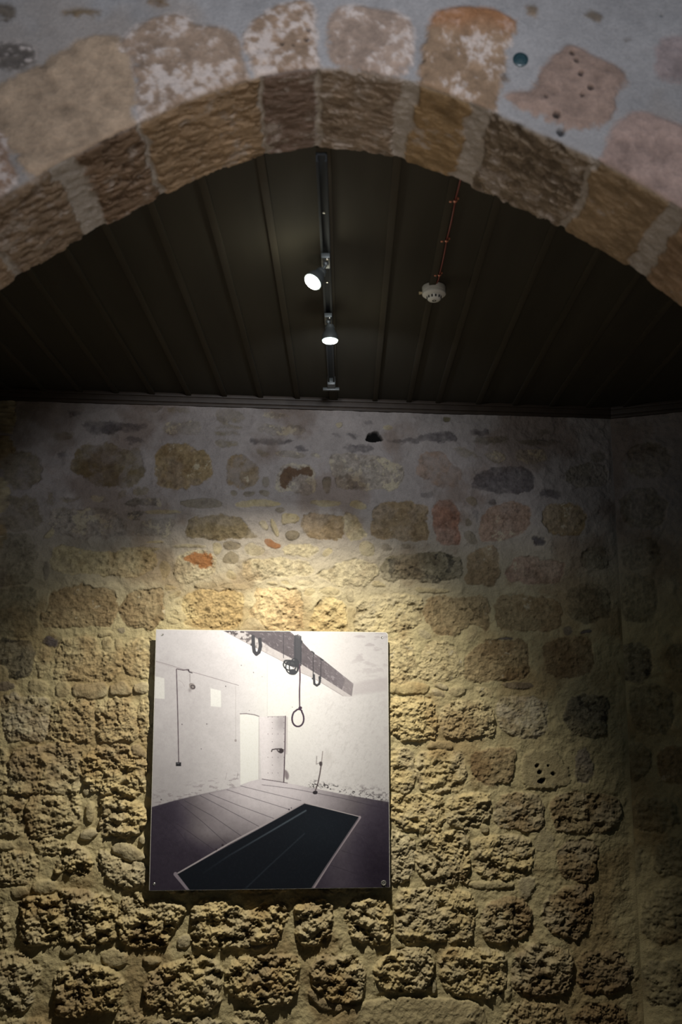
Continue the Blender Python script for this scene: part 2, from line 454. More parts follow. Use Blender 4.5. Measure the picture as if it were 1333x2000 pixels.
M v 3 538,945 545,925 553,908 580,909 600,910 612,920 618,945 612,965 590,968 560,958 540,957
X K 0 545,940 553,912 575,912 610,915 612,930 590,928 570,935 560,953 545,955
S g 3 512,932 525,931 527,950 514,953
S g 3 448,960 460,957 466,966 455,970
S g 3 473,962 485,959 500,962 492,970 478,970
S g 3 505,960 515,955 528,960 523,971 512,967
S g 3 630,933 645,932 647,950 640,966 632,960
M v 2 645,900 655,886 680,886 730,890 760,900 788,915 790,930 775,955 750,958 700,955 665,955 648,930
H k 40 713,861 718,848 726,842 734,841 744,847 750,860 730,862
F d 2 665,873 690,870 720,870 731,876 725,882 680,880
F d 2 649,850 660,846 667,852 655,856
F d 2 676,846 690,845 702,856 690,858
F d 2 712,823 730,824 728,830 714,829
S p 3 745,833 760,828 770,838 755,842
S p 3 655,828 668,826 670,836 658,838
S m 4 458,985 475,978 520,976 550,982 545,989 490,990 465,992
S p 4 602,980 625,977 665,978 668,988 640,990 615,986
S m 4 682,985 690,976 712,982 718,995 700,995 685,990
S g 3 536,992 555,990 558,998 545,1002
S m 5 551,1003 560,1001 585,1006 583,1022 560,1023 551,1022
M B 5 590,1020 600,1003 640,1004 670,1012 675,1035 668,1050 640,1055 610,1050 595,1040
S p 5 505,1020 515,1016 525,1025 523,1037 512,1033
S m 4 528,1015 535,1015 543,1030 546,1048 538,1048 532,1030
S y 6 556,1044 565,1035 585,1037 586,1050 572,1056 560,1052
S O 6 516,1055 525,1051 535,1060 548,1062 548,1068 535,1072 520,1065
S y 6 435,1060 445,1057 468,1060 470,1072 450,1075 437,1070
M p 4 670,1003 685,1000 700,1018 712,1035 715,1048 700,1056 680,1055 675,1035
M B 4 724,1025 730,1000 745,985 770,980 800,982 830,985 836,1005 838,1040 830,1058 800,1055 770,1052 740,1052 726,1045
M p 5 555,1070 570,1065 610,1065 622,1070 622,1080 600,1088 570,1085 558,1085
S p 5 475,1068 490,1058 505,1066 520,1075 510,1085 485,1087
M p 8 472,1105 480,1096 520,1092 560,1093 600,1100 612,1110 610,1122 580,1125 540,1127 500,1137 485,1134 475,1120
M p 8 620,1118 640,1115 665,1100 700,1094 735,1105 742,1118 730,1130 710,1144 670,1143 640,1135 625,1128
S p 7 700,1065 712,1056 728,1060 733,1070 730,1085 715,1086 702,1080
S m 5 628,1080 640,1068 650,1072 645,1083 632,1088
S g 5 742,1070 752,1060 767,1070 765,1076 750,1077
S g 5 782,1064 800,1062 803,1072 790,1074
M W 7 744,1105 755,1088 790,1086 830,1082 895,1085 903,1105 900,1128 870,1135 840,1138 800,1128 760,1137 748,1122
S y 6 432,1097 442,1080 455,1074 467,1088 463,1100 445,1101
S m 5 416,1065 425,1058 435,1068 430,1082 420,1084
S m 6 440,1120 450,1112 463,1122 462,1134 445,1132
S p 8 430,1142 460,1140 483,1146 482,1153 455,1152 432,1150
S p 8 378,1142 395,1138 420,1138 425,1148 400,1152 382,1148
S m 8 518,1138 535,1135 545,1142 530,1144
S m 8 547,1136 560,1133 566,1140 555,1143
S p 9 570,1140 590,1133 612,1137 612,1142 590,1147
S m 9 594,1155 605,1148 618,1152 610,1163 595,1164
S m 9 620,1152 640,1145 662,1150 662,1163 635,1164
S p 9 675,1152 688,1150 692,1165 690,1177 680,1176
S m 7 724,1145 735,1133 752,1142 752,1148
M o 10 360,1170 370,1158 400,1153 440,1155 470,1157 476,1175 473,1205 465,1225 440,1229 400,1229 375,1215 358,1190
M O2 10 488,1195 500,1180 498,1150 520,1152 560,1150 585,1155 590,1180 592,1236 545,1236 525,1232 505,1210 488,1200
S p 8 470,1228 480,1208 500,1206 520,1225 525,1236 470,1236
R o 10 608,1228 612,1190 625,1172 650,1168 670,1178 675,1200 680,1222 695,1236 615,1236
S m 7 678,1185 695,1188 697,1236 680,1236
R m 10 698,1190 710,1175 735,1165 750,1160 785,1160 820,1168 827,1180 822,1210 810,1225 780,1235 757,1238 745,1236 698,1236
F r 3 812,920 820,888 840,881 870,885 885,905 906,918 900,945 885,954 850,945 825,935
F D 2 920,860 950,853 990,854 995,864 960,869 930,868
F D 2 1000,860 1030,855 1090,860 1095,870 1030,870
F D 2 1047,840 1065,838 1082,846 1070,852 1050,850
F d 2 916,845 930,838 955,840 955,850 930,852
F d 2 750,862 780,857 830,850 850,842 880,843 895,855 890,862 830,862 780,866
H D 8 866,812 880,812 880,820 872,824 866,820
F g 2 882,878 900,874 930,884 938,893 910,892
M v 2 948,885 965,880 985,890 980,903 960,900
M v 3 1007,888 1020,880 1060,878 1068,890 1060,902 1015,902
M d 3 920,950 930,930 955,915 990,913 1030,915 1045,930 1042,950 1030,962 980,962 940,958
F d 2 1053,955 1080,953 1100,962 1095,972 1060,972
M r2 4 845,990 855,978 885,980 895,995 902,1008 897,1030 900,1060 880,1064 855,1060 850,1045 845,1015
S g 3 907,975 920,967 933,975 932,988 918,988
S g 3 908,1015 915,1012 923,1022 917,1029 910,1027
S g 3 903,1040 920,1035 932,1055 930,1065 915,1062
M r 4 938,1050 938,1025 945,1005 970,990 1000,978 1015,985 1037,995 1037,1015 1028,1035 1000,1048 970,1056 945,1056
M b 3 1062,1000 1070,984 1100,983 1135,988 1145,1005 1142,1030 1130,1045 1090,1045 1068,1040
F d 2 1040,1050 1055,1047 1068,1058 1060,1065 1042,1064
F d 2 824,965 835,960 848,964 846,970 826,970
F d 2 925,995 935,998 932,1015 926,1017
F d 2 952,980 965,975 970,982 956,988
M D 2 1105,915 1160,905 1187,915 1187,950 1110,950
F D 2 1150,885 1180,880 1185,905 1155,905
M B 4 914,1090 925,1078 950,1068 970,1065 975,1090 975,1125 965,1142 930,1141 912,1138 912,1110
M r 4 995,1110 1005,1092 1030,1088 1070,1095 1100,1095 1102,1130 1080,1138 1000,1138 990,1125
M b 6 830,1180 840,1168 870,1165 930,1166 940,1160 950,1165 958,1190 956,1225 945,1232 925,1215 910,1230 895,1240 860,1242 845,1225 830,1200
M b 5 968,1195 975,1165 1000,1163 1050,1165 1090,1172 1098,1195 1097,1225 1080,1230 1020,1230 975,1232
S m 8 912,1240 920,1222 935,1225 935,1243 920,1256 912,1250
S p 8 815,1240 825,1227 840,1235 845,1247 830,1248
M b 7 905,1300 918,1275 940,1258 975,1250 1030,1250 1036,1280 1035,1310 1020,1328 960,1330 920,1330 908,1320
M m 9 818,1290 830,1262 850,1252 880,1255 892,1280 902,1300 900,1320 870,1330 840,1330 815,1325 812,1305
M m 10 755,1250 780,1242 800,1245 812,1265 812,1300 810,1328 780,1332 755,1330
S d 3 968,1248 985,1244 1005,1246 1000,1251
S m 5 809,1148 830,1147 860,1150 878,1152 875,1158 850,1158 815,1157
M D 3 1135,1080 1170,1065 1187,1075 1187,1110 1140,1110
M D 3 1215,1060 1290,1050 1290,1110 1220,1115
M D 3 1215,960 1300,955 1300,1030 1215,1030
M D 3 1225,870 1300,865 1310,930 1230,935
M g 3 1125,1470 1150,1462 1160,1500 1150,1530 1125,1525
R m 16 300,1250 420,1250 430,1340 300,1345
R m 16 300,1360 440,1355 440,1460 300,1465
R m 16 460,1260 600,1260 600,1340 460,1345
R m 16 620,1260 740,1260 740,1350 620,1350
R m 16 460,1370 600,1370 600,1470 460,1470
R m 16 620,1370 745,1370 745,1460 620,1465
R m 18 300,1480 440,1480 440,1560 300,1565
R m 18 460,1485 590,1485 590,1560 460,1560
R m 18 610,1485 745,1480 745,1560 610,1565
R m 20 300,1580 420,1580 420,1660 300,1660
R m 20 440,1580 590,1580 590,1650 440,1655
R m 20 610,1580 745,1580 745,1655 610,1655
R m 20 300,1675 430,1675 430,1745 300,1742
R m 20 450,1670 580,1670 580,1740 450,1745
R m 20 600,1675 745,1675 745,1742 600,1745
'''
PAL = {  # surface colours of the stones, some with light or shade worked into the tone
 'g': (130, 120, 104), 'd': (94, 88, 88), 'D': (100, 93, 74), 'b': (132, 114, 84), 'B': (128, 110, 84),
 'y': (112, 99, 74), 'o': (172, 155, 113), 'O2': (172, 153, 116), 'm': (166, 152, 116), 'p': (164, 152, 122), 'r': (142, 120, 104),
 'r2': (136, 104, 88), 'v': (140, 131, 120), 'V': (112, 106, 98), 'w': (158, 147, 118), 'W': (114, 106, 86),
 'O': (134, 88, 50), 'K': (84, 62, 44), 'k': (18, 17, 16)}  # k paints the shade inside holes

def parse(S):
    out = []
    for ln in S.strip().splitlines():
        p = ln.split()
        out.append((p[0], p[1], float(p[2]) / 1000.0, [tuple(float(v) for v in q.split(',')) for q in p[3:]]))
    return out

def paint_wall(U, V, stones, seed, Hn, C, warp=0.008):
    """raise and colour each stone on the height map Hn (metres) and colour map C over wall coordinates U, V"""
    us = U[0]; vv = V[:, 0]
    for k, (ty, ck, pr, P) in enumerate(stones):
        P = chaikin(P, 1)
        pad = 0.05
        i0, i1 = np.searchsorted(vv, [P[:, 1].min() - pad, P[:, 1].max() + pad])
        j0, j1 = np.searchsorted(us, [P[:, 0].min() - pad, P[:, 0].max() + pad])
        if i1 - i0 < 2 or j1 - j0 < 2: continue
        u = U[i0:i1, j0:j1]; v = V[i0:i1, j0:j1]
        sd = seed + k * 7
        wa = warp * (0.5 if ty == 'S' else 1.0)
        if ty in 'FMXR': wa *= 1.25
        uu = u + (fbm(u * 22, v * 22, sd, 4, .6) - .5) * 4 * wa
        v2 = v + (fbm(u * 22 + 50, v * 22, sd + 3, 4, .6) - .5) * 4 * wa
        d = sdf(P, uu, v2) + (.007 if ty == 'R' else .006 if ty == 'M' else .002)
        size = min(np.ptp(P[:, 0]), np.ptp(P[:, 1]))
        base = lin(PAL[ck])
        n1 = fbm(u * 14, v * 14, sd + 5, 5, .6); n2 = fbm(u * 60, v * 60, sd + 9, 4, .6); n3 = ridged(u * 34, v * 30, sd + 11, 5, .6)
        if ty == 'R':
            jx = (n2 - .5) * 1.1; jy = (n3 - .5) * 1.1
            c1 = cells(u * 15 + jx, v * 21 + jy, sd + 17); c2 = cells(u * 38 + jx * 1.6, v * 50 + jy * 1.6, sd + 19)
            f3 = fbm(u * 24 + 9, v * 32, sd + 21, 6, .56); lo = fbm(u * 11, v * 13, sd + 23, 3)
            pit = smooth(.47, .33, f3 * .7 + lo * .3)
            mask = smooth(-.003, .006, d)
            dome = 1 - np.exp(-np.maximum(d, 0) / .012)
            kr = np.clip(pr / .024, .55, 1.15)
            hs = pr * dome * (.45 + .8 * lo) + kr * ((.5 - c1) * .024 + (.5 - c2) * .010 + (f3 - .5) * .040 + (n2 - .5) * .010 - pit * .015 * dome)
            tone = .98 + .35 * (.5 - c1) + .7 * (f3 - .5) - pit * .14
            hv = smooth(.42, .62, fbm(u * 8, v * 8, sd + 71, 4, .6))[..., None] * .55
            base = base * (1 - hv) + lin((150, 140, 116)) * hv
            alpha = mask * .95
        elif ty == 'M':
            pit = smooth(.44, .30, n1 * .4 + fbm(u * 55, v * 55, sd + 21, 4, .6) * .6)
            mask = smooth(-.004, .007, d)
            dome = 1 - np.exp(-np.maximum(d, 0) / .014)
            k_ = np.clip(pr / .012, .35, 1.2)
            hs = pr * dome + ((fbm(u * 36, v * 42, sd + 61, 5, .64) - .5) * .030 + (n3 - .55) * .004) * k_ + (n2 - .5) * .009 - pit * .010 * k_
            tone = .94 + .8 * (n2 - .5) + .5 * (n3 - .5) - pit * .22
            alpha = mask * smooth(.24, .42, n1 * .5 + n2 * .5 + np.clip(d, 0, .03) * 9) if pr < .009 else mask
        elif ty == 'F':
            mask = smooth(-.006, .009, d + (n2 - .5) * .02)
            hs = pr * mask + (n2 - .5) * .004 + (n1 - .5) * .006
            tone = .86 + .7 * (n2 - .5) + .3 * (n1 - .5)
            alpha = mask * (.55 + .45 * smooth(.35, .55, n1))
        elif ty == 'S':
            mask = smooth(-.002, .005, d)
            dome = .55 * np.sqrt(np.clip(d / max(size * .42, .006), 0, 1)) + .45 * (1 - np.exp(-np.maximum(d, 0) / .004))
            hs = pr * (.15 + .75 * dome) + (n3 - .5) * .008 + (n1 - .5) * .014 * np.clip(size / .08, .3, 1.5) + (n2 - .5) * .004
            tone = .86 + .45 * (n1 - .4) + .3 * (n2 - .5)
            alpha = mask * .92
        elif ty == 'X':
            mask = smooth(-.004, .008, d + (n2 - .5) * .03)
            C[i0:i1, j0:j1] = C[i0:i1, j0:j1] * (1 - mask[..., None] * .9) + base * (.75 + .6 * n2)[..., None] * mask[..., None] * .9
            continue
        else:
            mask = smooth(-.002, .004, d); hs = -pr * np.ones_like(d); tone = .8 + n2 * .4; alpha = mask
        col = base * tone[..., None]
        if ck in ('v', 'V', 'w', 'W', 'b', 'r', 'B', 'm', 'D'):       # lime smears left on the face
            th = {'w': .50, 'W': .56, 'v': .52, 'V': .54}.get(ck, .66)
            wsm = smooth(th, th + .06, n1 * .55 + fbm(u * 48, v * 48, sd + 33, 4, .65) * .45)
            wc = lin((172, 162, 138) if ck not in ('D', 'W') else (140, 131, 108))
            col = col * (1 - wsm[..., None] * .8) + wc * wsm[..., None] * .8
        if ty != 'H':
            cb = fbm(u * 90, v * 90, sd + 81, 3, .6); gl = smooth(.60, .72, fbm(u * 18, v * 20, sd + 83, 5, .65))
            col = col * (.88 + .26 * cb)[..., None]; col = col * (1 - .30 * gl[..., None] * np.array([.9, 1.0, 1.1]))
        if ck == 'W':
            ksm = smooth(.58, .66, fbm(u * 26, v * 26, sd + 41, 4, .6))[..., None]
            col = col * (1 - ksm * .75) + lin((30, 30, 30)) * ksm * .75
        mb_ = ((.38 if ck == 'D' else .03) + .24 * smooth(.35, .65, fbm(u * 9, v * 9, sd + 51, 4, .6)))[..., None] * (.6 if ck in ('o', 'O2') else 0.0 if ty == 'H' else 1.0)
        col = col * (1 - mb_) + C[i0:i1, j0:j1] * mb_ * (tone / .94)[..., None]
        a3 = alpha[..., None]
        C[i0:i1, j0:j1] = C[i0:i1, j0:j1] * (1 - a3) + col * a3
        Hn[i0:i1, j0:j1] = Hn[i0:i1, j0:j1] * (1 - mask) + hs * mask

def courses(u0, u1, v0, v1, seed, ck, R_):
    """ordinary coursed rubble where the photograph does not reach"""
    rs = np.random.RandomState(seed); out = []; v = v0
    while v < v1 - .05:
        h = rs.uniform(.19, .27); u = u0 - rs.uniform(0, .2)
        while u < u1:
            w = rs.uniform(.2, .42); g = .014
            j = lambda: rs.uniform(-.012, .012)
            a, b, c, d = u + g, u + w - g, v + g, v + h - g
            if b > u0 and a < u1:
                a = max(a, u0 + .01); b = min(b, u1 - .01)
                if b - a > .06:
                    m = (a + b) / 2; n = (c + d) / 2
                    out.append((R_, ck[rs.randint(len(ck))], rs.uniform(.008, .02),
                        [(a + .03, c + j()), (m, c + j()), (b - .03, c + j()), (b + j(), n), (b - .02, d + j()), (m, d + j()), (a + .02, d + j()), (a + j(), n)]))
            u += w
        v += h
    return out

def axis(a, b, lo, hi, fine, coarse):
    """sample positions: fine inside lo..hi, coarse outside"""
    parts = []
    if a < lo: parts.append(np.arange(a, lo, coarse))
    parts.append(np.arange(max(a, lo), min(b, hi), fine))
    if b > hi: parts.append(np.arange(hi, b, coarse))
    x = np.concatenate(parts); return np.append(x, b)

def mortar(U, V):
    n = fbm(U * 5, V * 5, 901, 4, .55); n2 = fbm(U * 30, V * 30, 905, 5, .6); n3 = fbm(U * 120, V * 120, 909, 3, .6)
    H = .003 + (n - .5) * .024 + (fbm(U * 13, V * 13, 913, 4, .6) - .5) * .020 + (n2 - .5) * .010 + (n3 - .5) * .003
    low = smooth(2.45, 1.45, V)                          # lower wall: joints washed out, sandy; upper: grey pointing
    H = H - low * .004
    top = lin((150, 142, 138)); bot = lin((174, 161, 122))  # bottom also lightened and warmed, top greyed, to carry the lamp light
    C = top + (bot - top) * smooth(2.95, 2.1, V)[..., None]
    C = C * (.84 + .30 * (n2 - .2) + .22 * (n - .5))[..., None]
    return H, C

def to_wall(P, plane):
    if plane == 'back':
        return [(float(np.dot(q - WP, WT)), float(q[2])) for q in (hit_plane(x, y, WP, WN) for x, y in P)]
    return [(float(np.dot(q - CB, RT)), float(q[2])) for q in (hit_plane(x, y, CB, RN) for x, y in P)]
ST = parse(STONES)
back_st = [(t, c, p, to_wall(P, 'back')) for t, c, p, P in ST if max(q[0] for q in P) < 1200]
right_st = [(t, c, p, to_wall(P, 'right')) for t, c, p, P in ST if max(q[0] for q in P) >= 1200 and min(q[0] for q in P) > 1196]
mid_st = [(t, c, p, to_wall(P, 'back')) for t, c, p, P in ST if max(q[0] for q in P) >= 1200 and min(q[0] for q in P) <= 1196]
UL = float(np.dot(hit_plane(0, 1500, WP, WN) - WP, WT))        # frame's left edge on the wall
U0 = UL - 0.85
ZTOP = ZC + 0.01

def wall_mesh(name, O, T, N, u0, u1, fine_u, stones, seed, fine=.0035, coarse=.02, ends=(0, 0)):
    us = axis(u0, u1, fine_u[0], fine_u[1], fine, coarse); vv = axis(0, ZTOP, .06, ZTOP, fine, coarse)
    U, V = np.meshgrid(us, vv)
    H, C = mortar(U + seed * .37, V)
    paint_wall(U, V, stones, 1000 + seed * 100, H, C)
    f = np.ones_like(U)
    if ends[0]: f = f * smooth(0, .03, U - u0)
    if ends[1]: f = f * smooth(0, .03, u1 - U)
    gr = fbm(U * 3.1, V * 3.1, 971 + seed, 5, .6); C = C * (1 - .34 * smooth(.46, .66, gr)[..., None] * np.array([.8, 1.0, 1.15]))
    H = H * f * smooth(ZTOP, ZT - .02, V)
    P = np.stack([U, -H, V], -1)
    o = link(name, grid_mesh(name, P, np.clip(C, 0.004, .9)))
    o.matrix_world = basis((O[0], O[1], 0), T, -N, (0, 0, 1))
    o.data.materials.append(M_STONE)
    return tag(o, kind='structure')
extra = courses(U0, UL - .02, .0, ZTOP, 5, ['m', 'b', 'g'], 'M') + courses(UL - .02, U_BEND, -.1, .1, 6, ['m', 'o'], 'M')
tag(wall_mesh('wall_back', WP * np.array([1, 1, 0]), WT, WN, U0, U_BEND, (UL - .05, U_BEND), extra + back_st + mid_st, 1, ends=(1, 1)),
    'back wall of coursed rubble, rough ochre blocks below and stones flush in grey plaster above', None)
O_R = np.array([CB[0], CB[1], 0])
RU = 2.6
r_end = .60
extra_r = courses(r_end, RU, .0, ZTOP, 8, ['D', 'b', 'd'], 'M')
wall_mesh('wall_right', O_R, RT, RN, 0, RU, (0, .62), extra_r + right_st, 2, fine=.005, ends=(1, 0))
LA = WP * np.array([1, 1, 0]) + WT * U0
LLEN = float(np.dot(LA, AD)) - DB
wall_mesh('wall_left', LA - AD * LLEN, AD, AS, 0, LLEN, (0, .01), courses(0, LLEN, 0, ZTOP, 9, ['m', 'b', 'g'], 'M'), 3, fine=.012, coarse=.012)
# ------------------------------------------------------------------ front wall with the arch
def arch_xz(px, py, d):
    """point of the ray at depth d along the arch axis -> (x, z) in the arch's own plane"""
    r = ray(px, py); k = d / np.dot(r, AD)
    return np.array([np.dot(r, AS) * k, EYE + r[2] * k])
EDGE = [(-60, 425), (0, 388), (60, 352), (130, 312), (200, 277), (275, 240), (350, 203), (430, 172), (510, 150), (570, 137), (625, 132), (700, 138),
        (760, 148), (805, 160), (880, 184), (950, 215), (1020, 246), (1090, 277), (1165, 312), (1250, 358), (1333, 410), (1400, 455)]
pts = np.array([arch_xz(x, y, DF) for x, y in EDGE])
def cont(p, q, side):
    """carry the curve on past the frame: tighten to the springing, then straight down to the floor"""
    out = []; d = q - p; a = math.atan2(d[1], d[0]); x, z = q; st = .04
    while a > -math.pi / 2 + .02:
        a = max(a - st / .62, -math.pi / 2); x += st * math.cos(a); z += st * math.sin(a); out.append((x, z))
    while z > 0:
        z -= .1; out.append((x, max(z, -.02)))
    return np.array(out)
Rr = cont(pts[-2], pts[-1], 1)
mir = lambda A: A * np.array([-1, 1])
Ll = mir(cont(mir(pts[1:2])[0], mir(pts[0:1])[0], 1))
prof = np.vstack([Ll[::-1], pts, Rr])
# smooth the traced curve, resample by arc length
def resample(P, step):
    s = np.concatenate([[0], np.cumsum(np.linalg.norm(np.diff(P, axis=0), axis=1))])
    n = max(2, int(s[-1] / step)); t = np.linspace(0, s[-1], n)
    return t, np.stack([np.interp(t, s, P[:, 0]), np.interp(t, s, P[:, 1])], 1)
t_, pr_ = resample(prof, .02)
ker = np.hanning(13); ker /= ker.sum()
pp = np.stack([np.convolve(np.pad(pr_[:, i], 6, 'edge'), ker, 'valid') for i in (0, 1)], 1)
tt, prof = resample(pp, .004)
g = np.gradient(prof, axis=0)
tn = g / np.linalg.norm(g, axis=1)[:, None]
kk = np.hanning(61); kk /= kk.sum()
nn = np.stack([np.convolve(np.pad(-tn[:, 1] if i == 0 else tn[:, 0], 30, 'edge'), kk, 'valid') for i in (0, 1)], 1)
nn /= np.linalg.norm(nn, axis=1)[:, None]                 # outward, away from the opening

# keep jamb parts coarse
zz = prof[:, 1]
keep = np.zeros(len(prof), bool)
vis = zz > 2.35
keep[vis] = True; keep[::6] = True; keep[0] = keep[-1] = True
tt, prof, nn = tt[keep], prof[keep], nn[keep]

rf = .014
es = np.concatenate([np.arange(2.4, .75, -.05), np.arange(.75, rf, -.0045)])
fa = np.linspace(math.pi / 2, 0, 6)[1:-1]
rows = [(e, DF, 0.0) for e in es]                         # (outward offset, depth, blend face->soffit)
rows += [(rf - rf * math.sin(math.pi / 2 - a), DF + rf - rf * math.cos(math.pi / 2 - a), 1 - a / (math.pi / 2)) for a in fa]
rows += [(0.0, d, 1.0) for d in np.arange(DF + rf, DB - rf, .0045)]
rows += [(rf - rf * math.cos(a), DB - rf + rf * math.sin(a), 1.0 - a / (math.pi / 2)) for a in fa[::-1]]
rows += [(e, DB, 0.0) for e in np.concatenate([np.arange(rf, .1, .01), np.arange(.1, 2.5, .08)])]
nrow = len(rows)
E = np.array([r[0] for r in rows])[:, None]; Dp = np.array([r[1] for r in rows])[:, None]; B = np.array([r[2] for r in rows])[:, None]
front = (np.arange(nrow) < len(es) + len(fa) // 2)[:, None]
isface = (np.arange(nrow) < len(es))[:, None]
back = (np.arange(nrow) > nrow - 4 - 40)[:, None]
X = prof[None, :, 0] + E * nn[None, :, 0]
Z = prof[None, :, 1] + E * nn[None, :, 1]
T = np.broadcast_to(tt[None, :], X.shape)
S = np.cumsum(np.concatenate([[0], np.hypot(np.diff(E[:, 0]), np.diff(Dp[:, 0]))]))[:, None] + 0 * X
n1 = fbm(X * 6, Z * 6, 301, 4); n2 = fbm(X * 34 + S * 9, Z * 34, 305, 5, .6); n3 = fbm(X * 90, Z * 90 + S * 20, 309, 3)
a1 = fbm(T * 9, S * 9, 331, 4); a2 = fbm(T * 30, S * 36, 335, 5, .62); a3 = ridged(T * 20 + S * 8 + a2 * 2, S * 52 - T * 10 + a1 * 2, 341, 5, .62)
# plaster face
Hf = (n1 - .5) * .012 + (n2 - .5) * .004
CfA = lin((148, 147, 149)); n4 = fbm(X * 2.6, Z * 2.6, 311, 4, .6)
Cf = CfA * (.82 + .3 * n2 + .34 * (n1 - .5))[..., None]; w4 = smooth(.5, .64, n4)[..., None] * .30; Cf = Cf * (1 - w4) + lin((150, 134, 118)) * w4
FACE = [
 ('s', (166, 146, 126), 4, '0,165 60,130 130,90 170,70 230,62 245,90 262,115 268,190 260,220 280,258 205,300 140,335 110,345 70,348 30,310 0,270 -60,260 -60,180'),
 ('w', (158, 138, 122), 7, '232,85 265,50 320,30 365,28 375,50 430,50 470,75 480,120 488,170 420,200 345,232 282,255 262,215 268,180 262,120 240,100'),
 ('w', (152, 130, 112), 7, '478,60 510,25 560,5 605,0 612,30 618,80 626,155 560,165 505,172 498,125 480,95'),
 ('q', (156, 138, 126), 6, '640,20 700,10 780,25 805,45 808,90 800,138 760,150 700,140 640,134'),
 ('q', (148, 125, 104), 8, '850,25 900,12 960,15 1000,35 1012,50 990,95 985,130 975,185 962,225 905,215 860,195 812,180 822,110 838,60'),
 ('s', (144, 124, 114), 7, '1045,150 1095,95 1115,85 1150,105 1200,125 1225,150 1222,170 1205,180 1210,220 1190,245 1130,250 1110,250 1060,230 1030,215 985,200 1000,180 1045,178'),
 ('s', (164, 142, 134), 6, '1172,308 1205,240 1245,215 1290,230 1333,245 1420,290 1420,500 1333,440 1250,385 1165,335'),
 ('s', (146, 134, 134), 3, '1280,75 1333,70 1380,75 1380,160 1300,162 1280,155'),
 ('w', (156, 130, 112), 5, '-80,270 0,240 15,310 40,340 0,388 -60,425 -90,400'),
 ('s', (124, 108, 88), 2, '118,20 150,15 200,18 200,32 150,36 120,32'),
 ('s', (112, 104, 96), 2, '-10,5 25,5 33,35 10,42 -10,40'),
 ('q', (104, 98, 94), 3, '-20,85 40,82 75,95 70,130 40,140 -20,138'),
 ('s', (124, 106, 88), 2, '288,-6 325,-6 320,12 295,13'),
 ('s', (120, 106, 92), 2, '1028,8 1048,10 1055,25 1045,33 1030,22'),
 ('s', (118, 108, 98), 2, '1138,24 1160,18 1180,30 1175,44 1150,42'),
 ('s', (112, 106, 104), 2, '1218,74 1240,75 1240,82 1222,82'),
 ('s', (96, 84, 74), 1, '982,150 990,140 996,148 988,163'),
]
for k, (ty, c, pr, P) in enumerate(FACE):
    P = chaikin([arch_xz(*[float(v) for v in q.split(',')], DF) for q in P.split()], 2)
    sel = (X > P[:, 0].min() - .04) & (X < P[:, 0].max() + .04) & (Z > P[:, 1].min() - .04) & (Z < P[:, 1].max() + .04) & front
    x = X[sel]; z = Z[sel]; m1 = fbm(x * 26, z * 26, 400 + k, 4, .6); m2 = fbm(x * 60, z * 60, 450 + k, 4, .6); m3 = fbm(x * 14, z * 14, 470 + k, 4)
    d = sdf(P, x + (m1 - .5) * .026, z + (m2 - .5) * .020) + (.004 if pr > 4 else 0)
    mk = smooth(-.008, .012, d + (m2 - .5) * .024 + (m3 - .5) * .012)
    tone = .80 + .6 * (m1 - .3) + .4 * (m2 - .5) + .5 * (m3 - .5)
    col = lin(c) * tone[:, None]
    if ty in 'wq':
        th = .47 if ty == 'w' else .56
        w = smooth(th - .04, th + .14, m3 * .45 + m2 * .55)[:, None] * .8
        col = col * (1 - w) + lin((200, 190, 186)) * w
    if k == 4:
        zt = smooth(P[:, 1].max() - .10, P[:, 1].max() - .03, z + (m3 - .5) * .06)[:, None] * .75
        col = col * (1 - zt) + lin((150, 104, 70)) * (.7 + .6 * m2[:, None]) * zt
    Cf[sel] = Cf[sel] * (1 - mk[:, None]) + col * mk[:, None]
    Hf[sel] = Hf[sel] * (1 - mk) + (pr / 1000. * (1 - np.exp(-np.maximum(d, 0) / .01)) + (m1 - .5) * .010 + (m2 - .5) * .006) * mk
for (hx, hy, hr) in [(1118, 105, 5), (1125, 120, 5), (1135, 146, 6), (1153, 173, 6), (1137, 187, 4), (1087, 226, 8), (1096, 257, 8), (1065, 190, 4), (1265, 33, 0), (1293, 30, 4), (828, 120, 3), (602, 60, 5), (552, 88, 5), (573, 90, 4), (600, 80, 4)]:
    c = arch_xz(hx, hy, DF); r = hr * 1.17e-3 + 1e-5
    d = np.hypot(X - c[0], Z - c[1]) + (n3 - .5) * .006
    mk = smooth(r * 1.3, r * .7, d) * front
    Hf = Hf - mk * .018; Cf = Cf * (1 - mk[..., None] * .85) + lin((26, 26, 28)) * mk[..., None] * .85

# soffit: voussoirs between joints, given where each joint meets the front edge
def t_of(px):
    """arc position of the edge point seen at column px"""
    xs = np.array([e[0] for e in EDGE], float); ys = np.array([e[1] for e in EDGE], float)
    p = arch_xz(px, np.interp(px, xs, ys), DF)
    return tt[np.argmin(np.hypot(prof[:, 0] - p[0], prof[:, 1] - p[1]))]
VOUS = [  # from, to, colour, streak amount, lime smear, joint width to the next
 (None, 105, (112, 96, 80), 1.0, .62), (150, 268, (104, 86, 70), 1.2, .60), (276, 508, (124, 104, 82), .7, .66), (514, 622, (100, 84, 74), .5, .54),
 (628, 782, (112, 98, 84), .8, .56), (812, 925, (118, 98, 72), .25, .66), (962, 1162, (104, 92, 78), 1.9, .58), (1170, 1312, (120, 102, 80), .35, .68),
 (1350, None, (118, 98, 78), .4, .66)]
Cs = lin((156, 147, 138)) * (.78 + .4 * a2)[..., None]
Hs = -.004 + (a2 - .5) * .010
tw = T + (a2 - .5) * .016 + (fbm(T * 12, S * 12, 361, 4, .6) - .5) * .055
def joints_beyond(t_end, sgn, n):
    out = []; t = t_end
    rs = np.random.RandomState(77 + sgn)
    for _ in range(n):
        w = rs.uniform(.2, .32); a, b = sorted((t, t + sgn * w)); out.append((a + .006, b - .006)); t += sgn * w
    return out
segs = []
